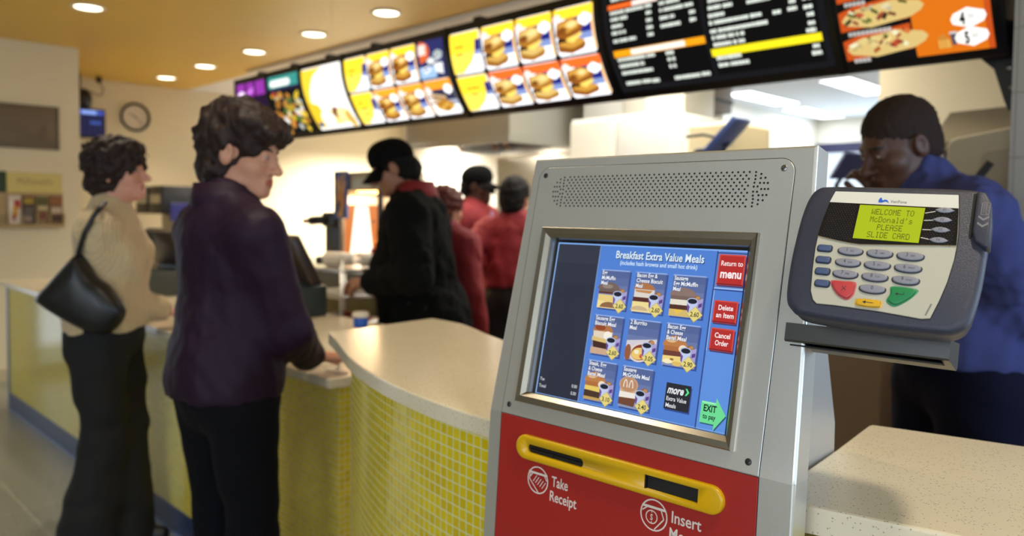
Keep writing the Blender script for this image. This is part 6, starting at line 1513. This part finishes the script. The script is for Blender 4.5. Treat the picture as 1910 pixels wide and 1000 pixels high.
f = B.hair_field(.026, (.0, .112, -.040), (.070, .068, .078), -.070, .0065, .048, [((0, -.075, .06), (.085, .055, .08)), ((.06, -.02, .03), (.035, .07, .075)), ((-.06, -.02, .03), (.035, .07, .075)), ((0, .062, .090), (.062, .045, .036)), ((0, -.06, -.04), (.075, .055, .06))], False, 8)
B.part('hair', f, M_hairdk, .005, 1)
# her bag: hangs from the right shoulder behind her
bag = thing('shoulder_bag', 'black leather shoulder bag hanging behind the woman in beige', 'bag', (-3.47, .83, .80))
M_bag = mat('black_leather', (16, 17, 20), .38, bump=.2, bscale=250)
cr = Vector((.707, .707, 0)); dpt = Vector((-.707, .707, 0))
def bp_(px, py, d=3.03):
    c = Vector((0, 0, 1.42)) + dpt * d + cr * ((px - 955) / 1439.0 * d); c.z = 1.42 - (py - 386) / 1439.0 * d; return np.array(c)
def bl(px, py): return ((px - 955) / 1439.0 * 2.95, 1.42 - (py - 386) / 1439.0 * 2.95)
poly_ = smooth_poly([bl(*q) for q in [(67, 557), (92, 528), (120, 497), (143, 474), (152, 476), (176, 514), (204, 536), (229, 572), (228, 598), (204, 622), (178, 624), (148, 613), (104, 589), (76, 570)]], 4)
TBg = frame(dpt * 2.95, cr, Vector((0, 0, 1)), -dpt); cxb = sum(q[0] for q in poly_) / len(poly_); cyb = sum(q[1] for q in poly_) / len(poly_)
def bs_(f, c): return [(cxb + (x - cxb) * f, cyb + (y - cyb) * f, c) for x, y in poly_]
b = MB(); loft(b, [bs_(.45, -.058), bs_(.80, -.048), bs_(.95, -.026), bs_(1, 0), bs_(.95, .026), bs_(.80, .048), bs_(.45, .058)], M_bag, TBg); b.build('bag_body', bag)
shp = np.array(B.Mw @ Vector(B.sh[1])); 
b = MB(); pts = [bp_(143, 490, 2.95), bp_(147, 468, 2.93), bp_(158, 434, 2.92), bp_(176, 402, 2.92), bp_(196, 378, 2.95), shp + _v((-.045, .02, .078)), shp + _v((-.075, .06, .07)), bp_(178, 400, 3.16), bp_(152, 450, 3.18), bp_(146, 490, 2.99)]
pts = [Vector(p) for p in curve_poly3(pts)] if 'curve_poly3' in globals() else [Vector(p) for p in pts]
b.tube(pts, .010, M_bag, 8); b.build('bag_strap', bag)

# --- cashier
C_ = Figure((-2.955, 2.345, 0), R(222), 1.76, 1.28, .205, .11, lean=.09, belly=.05)
C_.set_arm(-1, (-2.985, 2.065, 1.085), (-.6, -.7, -.55), (-.86, -.38, -.15), (-.2, .4, -.9), .55)
C_.set_arm(1, (-3.12, 2.165, 1.075), (.6, -.7, -.55), (-.75, -.60, -.1), (.3, -.3, -.9), .55)
C_.set_head(R(3), R(-22), 0, .085, .118)
C_.body('cashier in a black fleece and black cap looking down at his hands', 'person', (150, 104, 80), (26, 18, 16), .005)
f = C_.shirt(.030, .80, .006, .02); C_.part('fleece', f, M_fleece, .0075, 2)
C_.collar(M_redshirt, .100, .072, drop=.03)
f = C_.trousers(.02, 1.0, .02, .005); C_.part('trousers', f, M_btrou, .009, 2); C_.shoes(M_shoe)
f = C_.hair_field(.010, (.0, .10, -.03), (.075, .075, .10), -.075, .004, .05, [((0, -.085, -.02), (.055, .035, .05))], under_cap=True); C_.part('hair', f, M_hairblk, .005, 1)
C_.cap(M_capb, M_capb, tilt=.16)
ch = C_.chest + _v((-.10, .182, .06)); b = MB(); T = C_.Mw @ Matrix.Translation(ch); b.box(-.018, .018, -.002, .003, -.005, .005, mat('badge_pale', (200, 200, 200), .5), T, .001, 1); b.build('badge', C_.o)

# --- crew member in a cap, facing right
K_ = Figure((-3.94, 3.56, 0), R(18), 1.74, 1.05, .19, .10, lean=.02)
K_.rest_arm(1); K_.rest_arm(-1)
K_.set_head(R(18), R(-4), 0, .02, .10)
K_.body('crew member in a red shirt and black cap facing right behind the cashier', 'person', (74, 46, 36), (16, 12, 12), .0055, 1.05)
f = K_.shirt(.016, .88, .004, .01); K_.part('red_shirt', f, M_redshirt, .008, 2); K_.collar(M_redshirt, .074, .034, drop=.02)
b = MB(); T = K_.Mw @ Matrix.Translation(K_.chest + _v((0, .137, 0))); b.prism([(-.022, .10), (-.03, -.22), (0, -.27), (.03, -.22), (.022, .10), (.016, .125), (-.016, .125)], 0, .006, mat('lilac_tie', (150, 120, 160), .5), T @ Matrix(((1, 0, 0, 0), (0, 0, 1, 0), (0, 1, 0, 0), (0, 0, 0, 1)))); b.build('tie', K_.o)
f = K_.trousers(.016, 1.0, .02, .004); K_.part('trousers', f, M_btrou, .009, 1); K_.shoes(M_shoe)
f = K_.hair_field(.006, (.0, .10, -.03), (.075, .075, .10), -.055, .003, .05, under_cap=True); K_.part('hair', f, M_hairblk, .006, 1)
K_.cap(M_capb, M_capb, tilt=.10)
b = MB(); Tm = K_.Mw @ K_.hM; b.poly([(-.016, -.009), (.016, -.009), (.013, .009), (-.013, .009)], 0, mat('cap_mark', (196, 186, 150), .5), Tm @ TR(0, .106, .072) @ RX(R(68))); b.build('cap_mark', K_.o)

# --- crew member seen from behind
Q = Figure((-3.315, 3.335, 0), R(122), 1.64, 1.0, .178, .10)
Q.set_arm(-1, (-3.46, 3.26, 1.10), (-.45, -.9, -.3), (.0, .9, .1), (0, 0, -1), .5); Q.rest_arm(1)
Q.set_head(R(-8), R(-6), 0, .02, .10)
Q.body('dark-haired crew member in a red shirt seen from behind beside the kiosk', 'person', (150, 100, 78), (20, 16, 16), .0055)
f = Q.shirt(.018, .96, .004, .01); Q.part('red_shirt', f, M_redshirt, .008, 2); Q.collar(M_redshirt, .072, .036, drop=.02)
f = Q.trousers(.016, 1.02, .02, .004); Q.part('trousers', f, M_btrou, .009, 1); Q.shoes(M_shoe)
f = Q.hair_field(.016, (.0, .105, -.03), (.072, .070, .085), -.09, .003, .05, [((0, -.08, .0), (.075, .05, .09))], False, 4); Q.part('hair', f, M_hairblk, .006, 1)

# --- auburn-haired crew member half hidden by the cashier
A2 = Figure((-3.235, 2.715, 0), R(105), 1.56, .95, .168, .095)
A2.rest_arm(1); A2.rest_arm(-1); A2.set_head(R(-10), R(-4), 0, .02, .10)
A2.body('auburn-haired crew member in a red shirt mostly hidden behind the cashier', 'person', (200, 146, 122), (90, 40, 30), .006)
f = A2.shirt(.016, .84, .004, .01); A2.part('red_shirt', f, M_redshirt, .008, 2); A2.collar(M_redshirt, .070, .034, drop=.02)
f = A2.trousers(.016, .95, .02, .004); A2.part('trousers', f, M_btrou, .009, 1); A2.shoes(M_shoe)
f = A2.hair_field(.020, (.0, .105, -.03), (.072, .070, .085), -.10, .004, .05, [((0, -.085, -.04), (.085, .06, .10)), ((0, -.075, -.11), (.075, .05, .07))], False, 6); A2.part('hair', f, M_hairred, .006, 1)

# --- man in the blue shirt, close on the right
D = Figure((-.654, 2.453, 0), R(226), 1.80, 1.02, .205, .105, lean=.20, step=.03)
D.set_arm(-1, (-.745, 2.30, 1.17), (-.35, -1, -.25), (-.8, -.5, .1), (0, 0, -1), .5)
D.set_arm(1, (-.835, 2.36, 1.43), (.5, -.2, -.9), (-.15, -.25, .95), (-.6, .3, 0), .7)
D.set_head(R(4), R(-22), 0, .045, .085)
D.body('man in a blue shirt with close-cropped hair looking down behind the card terminal', 'person', (76, 49, 39), (18, 13, 12), .0042, 1.05, 1.0)
f = D.shirt(.024, 1.005, .006, .012); D.part('blue_shirt', f, M_blueshirt, .0065, 2); D.collar(M_blueshirt, .078, .036, drop=.02)
f = D.trousers(.016, 1.06, .015, .004); D.part('trousers', f, M_navy, .008, 2); D.shoes(M_shoe)
f = D.hair_field(.0022, (.0, .105, -.048), (.080, .085, .098), -.05, .0012, .02, [], True, 2); D.part('hair', f, mat('hair_cropped', (40, 28, 24), .8, bump=.6, bscale=400, spec=.2), .0042, 1)
# ------------------------------------------------------------------ light
w = bpy.data.worlds.new('world'); scene.world = w; w.use_nodes = True
w.node_tree.nodes['Background'].inputs[0].default_value = (.74, .87, 1, 1)
w.node_tree.nodes['Background'].inputs[1].default_value = 1.6
def area(name, loc, rot, sx, sy, power, rgb, spread=180):
    l = bpy.data.lights.new(name, 'AREA'); l.shape = 'RECTANGLE'; l.size = sx; l.size_y = sy; l.energy = power; l.color = rgb; l.spread = R(spread)
    o = bpy.data.objects.new(name, l); COL.objects.link(o); o.location = loc; o.rotation_euler = rot; return o
WARM = (1, .80, .52); COOL = (.62, .80, 1)
# daylight through the shop windows and the drive-through windows
area('daylight_right', (3.18, -1.5, 1.6), (0, R(90), 0), 1.6, 4.0, DAY_R, COOL)
area('daylight_kitchen', (-3.4, 10.95, 1.7), (R(-90), 0, 0), 2.4, 1.4, DAY_K, COOL)
area('daylight_side_window', (1.48, 2.17, 1.6), (0, R(90), 0), 1.25, .9, DAY_S, (.55, .75, 1))
area('daylight_front', (1.0, -4.62, 1.6), (R(90), 0, 0), 3.7, 1.6, DAY_F, (.80, .90, 1))
area('daylight_door', (-7.5, .07, 1.15), (0, R(-90), 0), 1.9, 1.55, DAY_L, (.80, .90, 1))  # daylight put behind the added unseen door
# ------------------------------------------------------------------ camera
H = 1.42
cam_d = bpy.data.cameras.new('camera'); cam = bpy.data.objects.new('camera', cam_d); COL.objects.link(cam)
p_, r_, y_ = R(2.503), R(.545), R(44.98)
fwd = Vector((-math.sin(y_) * math.cos(p_), math.cos(y_) * math.cos(p_), -math.sin(p_)))
rgt = Vector((math.cos(y_), math.sin(y_), 0)); upv = rgt.cross(fwd)
r2 = rgt * math.cos(r_) + upv * math.sin(r_); u2 = -rgt * math.sin(r_) + upv * math.cos(r_)
cam.matrix_world = frame((0, 0, H), r2, u2, -fwd)
cam_d.sensor_fit = 'HORIZONTAL'; cam_d.sensor_width = 36.0
cam_d.lens = 1439.0 * 36.0 / 1910.0
cam_d.shift_y = (456.3 - 500.0) / 1910.0
cam_d.clip_start = .02; cam_d.clip_end = 100
cam_d.dof.use_dof = True; cam_d.dof.focus_distance = .90; cam_d.dof.aperture_fstop = 3.8
scene.camera = cam
vs_ = scene.view_settings
vs_.view_transform = 'Standard'; vs_.look = 'None'; vs_.gamma = 1.0; vs_.use_curve_mapping = False
vs_.exposure = EXPO
